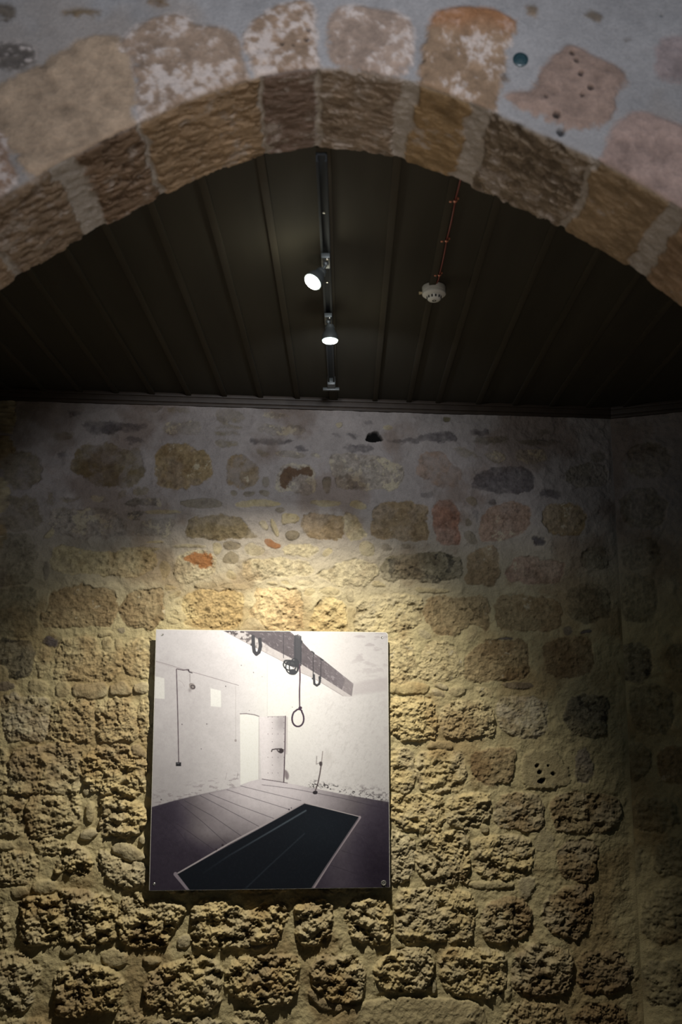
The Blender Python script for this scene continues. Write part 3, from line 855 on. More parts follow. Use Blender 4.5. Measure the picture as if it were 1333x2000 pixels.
for a, b, c, st, lm in VOUS:
    if a is None: segs += [(t_of(b) - .22, t_of(b), c, st, lm)]
    elif b is None: segs += [(t_of(a), t_of(a) + .25, c, st, lm)]
    else: segs += [(t_of(a), t_of(b), c, st, lm)]
for a, b in joints_beyond(segs[0][0] - .01, -1, 14): segs.append((a, b, (118, 100, 82), .7, .62))
for a, b in joints_beyond(segs[8][1] + .01, 1, 14): segs.append((a, b, (118, 100, 82), .7, .62))
for k, (a, b, c, st, lm) in enumerate(segs):
    d = np.minimum(tw - a, b - tw); mk = smooth(-.001, .006, d)
    q = a3
    sm = smooth(lm - .06, lm + .10, a1 * .4 + fbm(T * 34, S * 34, 500 + k, 4, .62) * .6)
    pit = smooth(.50, .40, fbm(T * 24 + S * 12, S * 60 - T * 16, 540 + k, 4, .6)) * min(st, 1.6)
    col = lin(c) * np.clip(1.30 + .9 * (a2 - .5) + .8 * (a1 - .5) + .3 * (q - .5) * min(st, 1.3) - pit * .30 * min(st, 1), .15, 2)[..., None]
    col = col * (1 - sm[..., None] * .65) + lin((160, 150, 142)) * sm[..., None] * .65
    hs = .004 * (1 - np.exp(-np.maximum(d, 0) / .01)) + (q - .55) * .006 * (.15 + st) + (a2 - .5) * .008 - pit * .006
    Cs = Cs * (1 - mk[..., None]) + col * mk[..., None]
    Hs = Hs * (1 - mk) + hs * mk
w = smooth(.25, .75, B)
isback = (np.arange(nrow) >= nrow - 4 - len(np.concatenate([np.arange(rf, .1, .01), np.arange(.1, 2.5, .08)])))[:, None]
Cw = Cf * (1 - w[..., None]) + Cs * w[..., None]
Hw = Hf * (1 - w) + Hs * w
Cw = np.where(isback[..., None], Cs, Cw); Hw = np.where(isback, Hs * smooth(.3, .0, E), Hw)
ang = B * math.pi / 2
sgn = np.where(isback, 1.0, -1.0)
# displacement direction: face -> -axis, soffit -> into the opening, back -> +axis
Px = X + Hw * (-nn[None, :, 0]) * np.sin(ang)
Pz = Z + Hw * (-nn[None, :, 1]) * np.sin(ang)
Pd = Dp + Hw * sgn * np.cos(ang)
V3 = Px[..., None] * AS + Pd[..., None] * AD
V3[..., 2] = np.maximum(Pz, -.02)
o = link('wall_front', grid_mesh('wall_front', V3, np.clip(Cw, .004, .9))); o.data.materials.append(M_ARCH)
tag(o, 'plastered stone wall pierced by a wide shallow arch of brown voussoirs', None, kind='structure')

def at_face(px, py, off=0.0):
    p = arch_xz(px, py, DF); v = AS * p[0] + AD * (DF - off); v[2] = p[1]; return v
# ------------------------------------------------------------------ ceiling boards, battens, trims, floor
M_WOOD = mat('dark_stained_boards', (0.036, 0.032, 0.024), 0.85, spec=.12, noise=(9, .35, .002))
M_BATT = mat('dark_stained_battens', (0.042, 0.036, 0.026), 0.85, spec=.12, noise=(14, .35, .002))
M_TRIM = mat('stained_wall_trim', (0.040, 0.028, 0.020), 0.55, spec=.35, noise=(18, .4, .002))
M_FLOOR = mat('worn_stone_floor', (0.07, 0.062, 0.05), 0.85, noise=(6, .2, .004))
# wood figure: stretch the noise along the boards and add knots
for m_ in (M_WOOD, M_BATT):
    nt = m_.node_tree
    mp = nt.nodes.new('ShaderNodeMapping'); mp.inputs['Scale'].default_value = (1.0, .12, 1.0)
    mp.inputs['Rotation'].default_value = (0, 0, math.atan2(PD[0], PD[1]))
    tc = [n for n in nt.nodes if n.type == 'TEX_COORD'][0]; nz = [n for n in nt.nodes if n.type == 'TEX_NOISE'][0]
    nt.links.new(tc.outputs['Object'], mp.inputs['Vector']); nt.links.new(mp.outputs[0], nz.inputs['Vector'])
def frame_at(p, z):
    """local frame at point p: x across the boards, y along them, z up"""
    return basis((p[0], p[1], z), PS, PD, (0, 0, 1))
arch_back = AD * (DB + .005)
xs_w = [-170, -95, -20, 57, 132, 207, 282, 357, 431, 506, 582, 660, 742, 812, 872, 955, 1030, 1105, 1180, 1255, 1330, 1405, 1480]
def wall_pt(px):
    return hit_plane(px, 1395, WP, WN)
# one board field; each board slightly proud or shy of its neighbour
bm = bmesh.new()
rs = np.random.RandomState(4)
def board_line(px):
    w = wall_pt(px) + PD * .02; w[2] = 0
    k = (np.dot(w, AD) - np.dot(arch_back, AD)) / np.dot(PD, AD)
    return w, w - PD * k
lines = [board_line(x - 4) for x in xs_w]
for (w0, a0), (w1, a1_) in zip(lines, lines[1:]):
    dz = rs.uniform(-.003, .003); h = .03
    ends_ = []
    for q0, q1 in ((w0, w1), (a0, a1_)):
        g_ = (q1 - q0); g_ = g_ / np.linalg.norm(g_) * .0015
        ends_.append([bm.verts.new((q0[0] + g_[0], q0[1] + g_[1], ZC + dz)), bm.verts.new((q1[0] - g_[0], q1[1] - g_[1], ZC + dz)),
                      bm.verts.new((q1[0] - g_[0], q1[1] - g_[1], ZC + h)), bm.verts.new((q0[0] + g_[0], q0[1] + g_[1], ZC + h))])
    A_, B_ = ends_
    for i in range(4): bm.faces.new((A_[i], A_[(i + 1) % 4], B_[(i + 1) % 4], B_[i]))
    bm.faces.new(A_); bm.faces.new(B_)
ceil = obj('ceiling', bm, M_WOOD, smooth_=False); tag(ceil, 'dark stained board ceiling of the inner room', None, kind='structure')
n_t = 2
for px in xs_w[1:-1]:
    if px > 1290: continue
    w, a = board_line(px); L = np.linalg.norm(w - a)
    bm = bmesh.new()
    wd = .027 if px != 660 else .045
    add_box(bm, frame_at(a, 0), (-wd, 0, ZC - .013), (0, L - .03, ZC + .004), .003)
    b_ = obj('trim_%d' % n_t, bm, M_BATT); tag(b_, kind='structure'); n_t += 1
# moulding where ceiling meets back wall, and its continuation on the turned wall
for k, (O_, T_, N_, a, b) in enumerate(((WP * np.array([1, 1, 0]), WT, WN, U0, U_BEND + .004), (O_R, RT, RN, 0, RU))):
    bm = bmesh.new(); Mx = basis((O_[0], O_[1], 0), T_, N_, (0, 0, 1))
    add_box(bm, Mx, (a, -.01, ZT + .016), (b, .030, ZC + .002), .004)
    add_box(bm, Mx, (a, -.01, ZT), (b, .020, ZT + .017), .004)
    add_box(bm, Mx, (a, -.01, ZC - .018), (b, .042, ZC + .002), .004)
    tag(obj('trim_%d' % (n_t + k) if k else 'trim_1', bm, M_TRIM), kind='structure')
# upper back masonry hidden above the ceiling keeps the room dark; floor of both rooms
bm = bmesh.new()
add_box(bm, Matrix.Identity(4), (-4.2, -4.0, -.12), (4.6, 6.2, 0.0))
tag(obj('floor', bm, M_FLOOR, smooth_=False), kind='structure')

# ------------------------------------------------------------------ smoke detector and its two red cables
M_PLAST = mat('off_white_plastic', (0.52, 0.51, 0.47), 0.45, noise=(40, .05, .0004))
M_SLOT = mat('dark_slots', (0.02, 0.02, 0.02), 0.7)
M_RED = mat('red_cable_sheath', (0.17, 0.026, 0.018), 0.45)
M_CLIP = mat('copper_coated_clip', (0.55, 0.20, 0.12), 0.35, metal=.4)
M_BLACK = mat('black_powder_coat', (0.008, 0.010, 0.012), 0.85, noise=(80, .1, .0003))
M_GREYM = mat('grey_lamp_metal', (0.12, 0.135, 0.135), 0.45, metal=.5)
M_CHROME = mat('bright_screw_steel', (0.62, 0.60, 0.54), 0.3, metal=.9)
M_TEAL = mat('dark_teal_plug', (0.020, 0.050, 0.062), 0.35, noise=(60, .5, .002))

dp = hit_z(848, 560, ZC)
sd_e = empty('smoke_detector', (dp[0], dp[1], ZC), 'round white smoke detector on the dark board ceiling, at the end of two red cables', 'smoke detector')
I = basis((0, 0, 0), PS, PD, (0, 0, 1))
bm = bmesh.new(); add_lathe(bm, I, [(0, 0), (.052, 0), (.0535, -.004), (.0535, -.026), (.050, -.029), (0, -.029)], 48)
obj('base', bm, M_PLAST, sd_e)
bm = bmesh.new(); add_lathe(bm, I, [(0, -.027), (.053, -.027), (.0545, -.031), (.053, -.039), (.046, -.045), (.034, -.047), (.031, -.058), (.028, -.064), (.024, -.067), (.0, -.068)], 48)
hd = obj('head', bm, M_PLAST, sd_e)
bm = bmesh.new()
for k in range(12):
    a = 2 * math.pi * k / 12 + .15
    R_ = Matrix.Rotation(a, 4, 'Z')
    add_box(bm, I @ R_, (.0300, -.0035, -.060), (.0345, .0035, -.049), .0008)
obj('slot', bm, M_SLOT, hd)
bm = bmesh.new(); add_lathe(bm, I @ Matrix.Translation((-.004, -.034, 0)), [(0, -.060), (.0028, -.060), (.0028, -.048), (0, -.046)], 12)
obj('indicator_light', bm, mat('indicator_glass', (.8, .8, .78), .15), hd)
bm = bmesh.new(); add_lathe(bm, I, [(.004, -.0685), (.010, -.0685), (.010, -.0680), (.004, -.0680)], 20)
obj('test_mark', bm, M_SLOT, hd)
bm = bmesh.new(); add_box(bm, I, (-.066, -.005, -.034), (-.050, .005, -.026), .002)
add_lathe(bm, I @ Matrix.Translation((-.064, 0, 0)), [(0.002, -.036), (.005, -.036), (.005, -.026), (.002, -.026)], 14)
tg = obj('side_tab', bm, mat('brass_tab', (.42, .34, .2), .5), sd_e); tg['label'] = 'small brass tab on the left of the base'

sd_e.scale = (.88, .88, .88)
clipz = ZC - .006
rowsC = []
for (xa, xb, y_) in ((851, 859, 535), (864, 873, 468), (881, 890, 390)):
    rowsC.append((hit_z(xa, y_, clipz), hit_z(xb, y_, clipz)))
far_l = hit_z(892, 300, clipz); far_r = hit_z(902, 300, clipz)
for side in (0, 1):
    st_ = np.array([dp[0] + (-.006 if side == 0 else .006) , dp[1] - .040, clipz])
    dirn = (rowsC[2][side] - rowsC[1][side]); dirn /= np.linalg.norm(dirn)
    stop = rowsC[2][side] + dirn * ((np.dot(rowsC[2][side], AD) - DB - .012) / -np.dot(dirn, AD))
    e_ = empty('red_cable', (float(st_[0]), float(st_[1]), ZC),
        ['left of two parallel red fire cables running along the ceiling boards to the smoke detector',
         'right of two parallel red fire cables running along the ceiling boards to the smoke detector'][side], 'cable', 'red cables to the smoke detector')
    way = [st_] + [r_[side] for r_ in rowsC] + [stop]
    P_ = []
    for a, b in zip(way, way[1:]):
        for k in range(12):
            q = a + (b - a) * k / 12; q = q.copy(); sag = math.sin(math.pi * k / 12) * .0022
            q[2] -= sag; q[0] += sag * (.8 if side else -.8); P_.append(q)
    P_.append(way[-1])
    bm = bmesh.new(); add_tube(bm, P_, .0029, 10)
    obj('cable_run', bm, M_RED, e_, world=True)
    for r_ in rowsC:
        c_ = r_[side]; bm = bmesh.new()
        Mx = basis((c_[0], c_[1], 0), PS, PD, (0, 0, 1))
        arc = [Vector((math.cos(t) * .0062, 0, clipz - .001 + math.sin(t) * .0062)) for t in np.linspace(math.pi * 1.0, math.pi * 2.0, 9)]
        arc = [Vector((-.0062, 0, ZC))] + arc + [Vector((.0062, 0, ZC))]
        b2 = bmesh.new()
        prev = None
        for q in arc:
            ring = [b2.verts.new(q + Vector((0, s * .0045, 0)) + (q - Vector((0, 0, clipz))).normalized() * t) for s, t in ((-1, 0), (1, 0), (1, .0014), (-1, .0014))]
            if prev:
                for i in range(4): b2.faces.new((prev[i], prev[(i + 1) % 4], ring[(i + 1) % 4], ring[i]))
            prev = ring
        _merge(bm, b2, Mx)
        sx = .009 if side else -.009
        add_lathe(bm, Mx @ Matrix.Translation((sx, 0, 0)), [(0, ZC - .004), (.0032, ZC - .004), (.0036, ZC)], 12)
        obj('cable_clip', bm, M_CLIP, e_, world=True)

# ------------------------------------------------------------------ lighting track
TRK_W, TRK_H = .034, .032
te = hit_z(648, 745, ZC - .016)
w_, a_ = te * 1.0, None
kk_ = (np.dot(te, AD) - DB - .03) / np.dot(PD, AD)
ts = te - PD * kk_
tr = empty('lighting_track', (float(te[0]), float(te[1]), ZC - .013), 'dark metal lighting track carrying the two lit spotlights along the board ceiling', 'track')
bm = bmesh.new(); Mx = basis((ts[0], ts[1], 0), PS, PD, (0, 0, 1)); L_ = np.linalg.norm((te - ts)[:2])
zt_ = ZC - .013
for x0, x1 in ((-TRK_W / 2, -TRK_W / 2 + .006), (TRK_W / 2 - .006, TRK_W / 2)):
    add_box(bm, Mx, (x0, 0, zt_ - TRK_H), (x1, L_, zt_), .001)
add_box(bm, Mx, (-TRK_W / 2, 0, zt_ - .010), (TRK_W / 2, L_, zt_), .001)
for s in (-1, 1): add_box(bm, Mx, (s * .011 - .002, 0, zt_ - TRK_H), (s * .011 + .002, L_, zt_ - TRK_H + .006), .0006)
obj('rail', bm, M_BLACK, tr, world=True)
bm = bmesh.new(); Mx2 = basis((te[0], te[1], 0), PS, PD, (0, 0, 1))
add_box(bm, Mx2, (-.020, -.075, zt_ - .044), (.020, .004, zt_), .003)
add_box(bm, Mx2, (-.044, -.006, zt_ - .050), (.040, .012, zt_ - .036), .002)
fd = obj('end_feed', bm, mat('end_feed_grey', (.05, .055, .055), .4), tr, world=True); fd['label'] = 'dark grey feed box with a cross bar at the track end'
for q in (.35, .9):
    bm = bmesh.new(); add_lathe(bm, Mx @ Matrix.Translation((0, q, 0)), [(0, zt_ - .014), (.004, zt_ - .013), (.005, zt_ - .010)], 12)
    obj('fixing_screw', bm, M_CHROME, tr, world=True)

def track_pt(y_px):
    """point under the track seen at row y_px"""
    best = min(np.linspace(0, L_, 400), key=lambda s: abs(proj(ts + PD * s, zt_ - TRK_H)[1] - y_px))
    return ts + PD * best
def proj(p, z):
    d = np.array([p[0], p[1], z]) - CAM; w = np.dot(d, FWD)
    return 666.5 + F * d[0] / w, 1000 - F * np.dot(d, UPV) / w

def spotlight(face_px, z_face, n_dir, label, power, aim, cone, blend, col, ceiling_glow, side, flood=None, R=.0305):
    c = hit_z(face_px[0], face_px[1], z_face)                # centre of the lit disc
    n = Vector(n_dir).normalized()
    tp = None
    # adapter sits on the track straight above the pivot
    back = Vector(c) - n * .060                             # pivot region at the back of the head
    s = float(np.dot(np.array(back) - ts, PD)); s = min(max(s, .05), L_ - .1)
    top = ts + PD * s
    e = empty('track_spotlight', (float(top[0]), float(top[1]), zt_ - TRK_H), label, 'spotlight', 'spotlights on the track')
    zt2 = zt_ - TRK_H
    Mt = basis((top[0], top[1], 0), PS, PD, (0, 0, 1))
    bm = bmesh.new(); add_box(bm, Mt, (-.016, -.045, zt2 - .020), (.016, .045, zt2 - .0005), .003)
    add_lathe(bm, Mt, [(0, zt2 - .030), (.010, zt2 - .030), (.012, zt2 - .019)], 20)
    ad_ = obj('track_adapter', bm, M_GREYM, e, world=True)
    bm = bmesh.new(); add_lathe(bm, Mt @ Matrix.Translation((.006, -.036, 0)), [(0, zt2 - .024), (.004, zt2 - .0235), (.005, zt2 - .019)], 14)
    obj('adapter_screw', bm, M_CHROME, ad_ , world=True)
    # stem
    p0 = Vector((top[0], top[1], zt2 - .028)); bm = bmesh.new(); add_tube(bm, [p0, p0.lerp(back, .5), back], .0055, 12)
    obj('stem', bm, M_GREYM, e, world=True)
    # head: tapered can with cooling rings, open mouth rim
    zax = -n; xax = zax.cross(Vector((.2, .9, .1))).normalized(); yax = zax.cross(xax)
    Mh = basis(c, xax, yax, zax)                            # local z points to the back of the head
    bm = bmesh.new()
    pr2 = [(R + .004, .004), (R + .0045, .010), (R + .003, .022), (R + .001, .030), (R * .86, .040), (R * .62, .054), (R * .60, .058), (R * .66, .059), (R * .66, .063), (R * .58, .064), (R * .56, .072), (0, .074)]
    add_lathe(bm, Mh, [(R + .001, .0045)] + pr2, 44)
    add_lathe(bm, Mh, [(R + .001, .0045), (R - .001, .020), (R * .7, .030), (0, .031)], 44)
    obj('lamp_head', bm, M_GREYM, e, world=True)
    # bulb: lit lens in front, with a glowing rim added to light the ceiling
    bm = bmesh.new(); add_lathe(bm, Mh, [(0, -.0035), (R * .5, -.003), (R * .9, -.001), (R, .001)], 44)
    M_LENS = bpy.data.materials.get('lit_lens') or mat('lit_lens', (1, 1, 1), .3, emit=(.95, 1.0, .95), estr=26.0)
    obj('lit_lens', bm, M_LENS, e, world=True)
    bm = bmesh.new(); add_lathe(bm, Mh, [(R, .001), (R + .0008, .0022), (R + .0012, .0046)], 44)
    M_RIM = bpy.data.materials.get('glowing_lens_rim') or mat('glowing_lens_rim', (1, 1, 1), .3, emit=(.80, 1.0, .95), estr=6.0)
    obj('lens_rim', bm, M_RIM, e, world=True)
    ld = bpy.data.lights.new('spotlight_beam', 'SPOT'); ld.energy = power; ld.spot_size = math.radians(cone); ld.spot_blend = blend
    ld.shadow_soft_size = .028; ld.color = col
    lo = link('spotlight_beam', ld, e); lo.location = Vector(c) + n * .032 - parent_world(e)
    lo.rotation_euler = (Vector(aim) - Vector(c)).to_track_quat('-Z', 'Y').to_euler()
    if flood:                                               # added cool fill that lights the wall outside the beam
        l3 = bpy.data.lights.new('lens_flood', 'SPOT'); l3.energy = flood[1]; l3.spot_size = math.radians(flood[2]); l3.spot_blend = 1.0
        l3.shadow_soft_size = .028; l3.color = (.86, .93, 1.0); l3o = link('lens_flood', l3, e); l3o.location = Vector(c) + n * .032 - parent_world(e)
        l3o.rotation_euler = (Vector(flood[0]) - Vector(c)).to_track_quat('-Z', 'Y').to_euler()
    if ceiling_glow:                                               # added point light for a glow on the ceiling by the lamp
        l2 = bpy.data.lights.new('bulb_spill', 'POINT'); l2.energy = ceiling_glow; l2.shadow_soft_size = .03; l2.color = (1.0, .99, .80)
        l2o = link('bulb_spill', l2, e); l2o.location = Vector(c) + n * .03 + Vector(PS) * side - parent_world(e)
    return e
LAMP_COL = (1.0, 0.94, 0.82)
aim2 = hit_plane(500, 1700, WP, WN)
l2 = spotlight((645, 667), ZC - .155, (0.0, -.03, -1.0), 'spotlight on the ceiling track nearer the picture wall, pointing straight down', 360.0, aim2, 90, 1.0, LAMP_COL, .9, .01, (hit_plane(690, 1000, WP, WN), 15.0, 130))
# the other one leans down and to the left, so its lit face shows wider
v_ = Vector(-ray(610, 552)).normalized(); dl = (-Vector((1, 0, 0)) * .66 - Vector(UPV) * .75)
n1_ = (v_ * .55 + dl * .84).normalized()
l1 = spotlight((610, 552), ZC - .150, n1_, 'spotlight on the ceiling track nearer the arch, tilted down to the left', 8.0, Vector(hit_z(610, 552, ZC - .15)) + n1_ * 2, 100, .8, LAMP_COL, 1.3, -.01)

# ------------------------------------------------------------------ round plug in the plaster above the arch
pc = at_face(1017, 118)
pl = empty('wall_plug', tuple(float(x) for x in pc), 'round dark teal plug set in the grey plaster above the arch', 'wall plug')
Mp = basis(pc, AS, (0, 0, 1), -AD)
bm = bmesh.new(); add_lathe(bm, Mp, [(.0135, -.006), (.0205, .001), (.0205, .0045), (.017, .006), (.0155, .003), (.0155, .002)], 32)
obj('rim', bm, M_TEAL, pl, world=True)
bm = bmesh.new(); add_lathe(bm, Mp, [(.0165, .0025), (.010, .0035), (0, .0042)], 32)
add_box(bm, Mp, (-.009, -.0014, .003), (.009, .0014, .0052), .0006)
obj('plug_face', bm, M_TEAL, pl, world=True)
# ------------------------------------------------------------------ the photograph board
# the printed picture is drawn in its own coordinates (w 1190 x h 1325), origin top left
PC = np.array([(65, 50), (1250, 65), (1260, 1368), (30, 1385)], float)       # board corners in drawing units
def P6(x, y): return (x / 2.6137 + 280, y / 2.6137 + 1210)                 # drawing units -> picture frame
OFF = .058
BP = WP * np.array([1, 1, 0]) + WN * OFF
cw = [hit_plane(*P6(*c), BP, WN) for c in PC]
uv_ = np.array([(np.dot(q - BP, WT), q[2]) for q in cw])
CW = uv_                                                                   # board corners on the wall (m)
def board(a, b):
    """a across 0..1, b down 0..1 -> board plane (u, v)"""
    return ((1 - a)[..., None] * (1 - b)[..., None] * CW[0] + a[..., None] * (1 - b)[..., None] * CW[1]
            + a[..., None] * b[..., None] * CW[2] + (1 - a)[..., None] * b[..., None] * CW[3])
NA, NB = 600, 650
aa, bb = np.meshgrid(np.linspace(0, 1, NA), np.linspace(0, 1, NB))
UVB = board(aa, bb)
GX = (1 - aa) * (1 - bb) * PC[0, 0] + aa * (1 - bb) * PC[1, 0] + aa * bb * PC[2, 0] + (1 - aa) * bb * PC[3, 0]
GY = (1 - aa) * (1 - bb) * PC[0, 1] + aa * (1 - bb) * PC[1, 1] + aa * bb * PC[2, 1] + (1 - aa) * bb * PC[3, 1]
IMG = np.zeros(GX.shape + (3,))
def blendc(m, c):
    global IMG
    m = np.clip(m, 0, 1)[..., None]; IMG = IMG * (1 - m) + np.asarray(c, float) * m
def poly(P, c, soft=2.0, al=1.0, ck=0, x=None, y=None):
    P = chaikin(P, ck) if ck else np.asarray(P, float)
    d = sdf(P, GX if x is None else x, GY if y is None else y)
    m = smooth(-soft, soft, d) * al; blendc(m, c); return m
def seg_d(P, closed=False):
    P = np.asarray(P, float); d = np.full(GX.shape, 1e9); Q = list(zip(P, P[1:]))
    if closed: Q.append((P[-1], P[0]))
    for a, b in Q:
        e = b - a; t = np.clip(((GX - a[0]) * e[0] + (GY - a[1]) * e[1]) / (e @ e + 1e-9), 0, 1)
        d = np.minimum(d, np.hypot(GX - a[0] - e[0] * t, GY - a[1] - e[1] * t))
    return d
def line(P, w, c, al=1.0, soft=1.4, closed=False):
    blendc(smooth(w / 2 + soft, w / 2 - soft * .6, seg_d(P, closed)) * al, c)
def lgt(x0, y0, rx, ry, p=1.0):
    return np.exp(-(((GX - x0) / rx) ** 2 + ((GY - y0) / ry) ** 2) * p)
nA = fbm(GX / 60, GY / 60, 701, 5, .6); nB = fbm(GX / 14, GY / 14, 705, 4, .6); nC = fbm(GX / 5, GY / 5, 709, 2)
# left wall
L = 196 + 34 * smooth(150, 600, GX) - 22 * smooth(420, 980, GY) * smooth(420, 60, GX) + 10 * smooth(300, 60, GY)
IMG = np.stack([L, L - 4, L - 1], -1) + (nB - .5)[..., None] * 12 + (nA - .5)[..., None] * 14
# right wall with ceiling above
m = smooth(-3, 3, GX - 628 - 0 * GY)
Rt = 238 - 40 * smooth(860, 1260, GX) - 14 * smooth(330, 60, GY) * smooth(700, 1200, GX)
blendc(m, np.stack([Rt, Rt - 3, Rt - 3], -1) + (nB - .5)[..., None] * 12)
blendc(lgt(700, 470, 150, 260) * .8, (250, 250, 246))
line([(628, 180), (626, 505)], 1.5, (196, 190, 190), .5)
poly([(735, 58), (1250, 62), (1255, 300), (1075, 335), (1062, 330)], (204, 198, 198), 10, .35)
sm = smooth(.5, .68, fbm(GX / 55, GY / 22, 721, 4, .6))
blendc(sm * smooth(1000, 1120, GX) * smooth(420, 120, GY) * .4, (150, 142, 144))
poly([(1072, 335), (1255, 300), (1255, 372), (1066, 400)], (176, 168, 170), 12, .5)
# plaster relief on the right wall
tex = smooth(.58, .70, fbm(GX / 12 + GY / 30, GY / 22, 731, 4, .6))
blendc(tex * smooth(780, 1000, GX) * smooth(320, 480, GY) * .12, (150, 142, 142))
# crack and cable line on the left wall
line([(62, 218), (130, 238), (220, 268), (330, 300), (480, 346)], 2.4, (128, 118, 122), .7 )
line([(62, 224), (200, 266)], 1.5, (170, 160, 160), .6)
line([(226, 270), (222, 262), (200, 266), (168, 259), (165, 262), (169, 400), (172, 520), (176, 745)], 4.2, (84, 70, 78), .95)
poly([(162, 746), (188, 746), (188, 765), (162, 765)], (24, 24, 30)); poly([(166, 749), (180, 749), (180, 754), (166, 754)], (90, 90, 96), 1)
line([(226, 262), (230, 276), (244, 280)], 4, (60, 52, 58)); line([(233, 285), (233, 330)], 1.8, (120, 112, 112), .8)
poly([(228, 335), (246, 333), (262, 348), (258, 366), (240, 370), (230, 358)], (150, 142, 140), 1.5, 1, 1)
poly([(236, 344), (250, 342), (262, 352), (258, 366), (244, 366), (236, 358)], (74, 66, 70), 1.5, 1, 2)
poly([(240, 348), (250, 347), (256, 354), (252, 361), (243, 361)], (140, 132, 130), 1.5, 1, 2)
line([(176, 318), (196, 332), (206, 352)], 1.2, (150, 140, 142), .6); blendc(lgt(232, 372, 8, 10) * .4, (90, 84, 86))
poly([(58, 298), (104, 308), (106, 418), (56, 414)], (226, 225, 222), 2, .9); poly([(337, 361), (390, 374), (391, 461), (338, 455)], (240, 240, 238), 2, 1)
line([(465, 350), (465, 632)], 1.6, (180, 174, 174), .7); poly([(459, 627), (470, 627), (470, 640), (459, 640)], (160, 152, 152), 1.5, .8, 1)
for x_, y_, s_ in [(97, 75, 4), (414, 351, 3), (494, 240, 2.5), (318, 548, 3), (193, 550, 3), (290, 677, 2.5), (88, 935, 4), (534, 478, 2), (556, 278, 2.5), (1088, 290, 0.1), (755, 460, 2), (600, 300, 1.5)]:
    blendc(smooth(s_ + 1, s_ - 1, np.hypot(GX - x_, GY - y_)) * .8, (80, 72, 78))
blendc(smooth(.60, .68, fbm(GX / 26, GY / 10, 741, 4, .6)) * smooth(90, 20, np.abs(GY - (960 - (GX - 40) * .235))) * (GX < 487) * .35, (110, 98, 104))
line([(476, 800), (472, 825), (462, 834)], 2, (150, 140, 144), .7); line([(420, 800), (412, 834)], 1.6, (150, 140, 144), .6)
# floor
FL = [(20, 978), (35, 975), (150, 942), (290, 908), (487, 868), (540, 842), (598, 830), (730, 852), (860, 876), (1000, 905), (1250, 946), (1270, 948), (1270, 1400), (20, 1400)]
fl = sdf(np.array(FL, float), GX, GY)
br = 236 * np.ones_like(GX)
dx = (GX - 640) / 420; dy = (GY - 850) / 300
rr = np.sqrt(dx * dx + dy * dy)
br = 56 + 176 * smooth(1.6, .15, rr + .10 * (nA - .5) + .25 * smooth(330, 40, GX))
br = br + 26 * lgt(1000, 1240, 110, 260) + 34 * lgt(300, 1100, 120, 60) - 18 * lgt(1200, 1290, 110, 130)
flc = np.stack([br, br - 7, br - 1], -1) + (nB - .5)[..., None] * 14
flc[..., 2] += 8 * smooth(120, 60, br)
blendc(smooth(-2, 2, fl), flc)
dk = smooth(.36, .0, np.abs(fl + 10) / 60) * smooth(560, 380, GX) * (fl > -2)
blendc(dk * .35, (84, 76, 88))
for P_ in ([(50, 985), (160, 1075), (285, 1240)], [(60, 1030), (330, 1262)][:0] or [(60, 990), (210, 1085), (360, 1190)], [(170, 945), (300, 1050), (432, 1168)], [(205, 940), (350, 1020), (500, 1128)][:2] + [(500, 1122)],
           [(285, 915), (420, 985), (588, 1072)], [(330, 905), (480, 965), (660, 1030)], [(420, 885), (560, 930), (740, 985)], [(490, 866), (650, 905), (800, 940)], [(45, 1060), (160, 1160), (190, 1290)][:2] + [(275, 1238)],
           [(40, 1140), (110, 1215), (195, 1290)], [(600, 860), (760, 880), (1000, 925), (1255, 985)], [(1080, 1100), (1258, 1160)], [(1010, 1190), (1258, 1262)], [(950, 1260), (1200, 1340)]):
    line(P_, 2.2, (52, 46, 56), .55)
blendc(smooth(.60, .66, fbm(GX / 10, GY / 7, 751, 4, .6)) * smooth(26, 6, np.abs(GY - (850 + (GX - 850) * .22 - 0))) * smooth(840, 880, GX) * .85, (60, 56, 60))
blendc(smooth(.56, .66, fbm(GX / 14, GY / 10, 755, 4, .6)) * smooth(60, 10, np.abs(GY - (865 + (GX - 850) * .14))) * smooth(1000, 1120, GX) * .55, (96, 90, 94))
# door opening and door
poly([(487, 500), (500, 494), (540, 494), (584, 508), (584, 832), (540, 842), (489, 860)], (252, 252, 248), 2)
line([(488, 495), (520, 494), (560, 500), (584, 508)], 4, (110, 96, 104), .8); line([(584, 508), (583, 830)], 2, (196, 186, 188), .9)
md = smooth(-1.5, 1.5, sdf(np.array([(586, 511), (628, 510), (720, 507), (712, 848), (596, 830)], float), GX, GY))
dcol = 246 - 26 * smooth(610, 700, GX) - 38 * lgt(700, 540, 34, 50) - 20 * lgt(690, 700, 30, 60) + (nB - .5) * 10
blendc(md, np.stack([dcol, dcol - 6, dcol - 2], -1))
line([(720, 507), (717, 680), (711, 848)], 4.5, (70, 52, 64), .95); line([(728, 515), (724, 700)], 8, (190, 180, 184), .5, 4)
line([(600, 831), (660, 840), (730, 851)], 3, (90, 76, 84), .85); line([(628, 510), (720, 507)], 1.5, (150, 140, 146), .8)
for y_ in (512, 540, 570, 600, 640, 680, 720, 760, 800, 838):
    for x_ in ((630, 652, 682, 712) if y_ in (512, 600, 720, 800) else (652, 712)):
        blendc(smooth(3, 1, np.hypot(GX - x_, GY - y_)) * .7, (96, 84, 92))
line([(648, 690), (652, 680), (672, 677), (700, 676), (708, 690)], 5, (74, 64, 70)); poly([(672, 678), (708, 674), (712, 690), (698, 702), (680, 692)], (60, 52, 56), 2, 1, 1); blendc(lgt(684, 683, 5, 4), (200, 196, 196))
poly([(712, 780), (730, 790), (740, 815), (730, 838), (716, 822)], (130, 118, 124), 5, .8, 2)
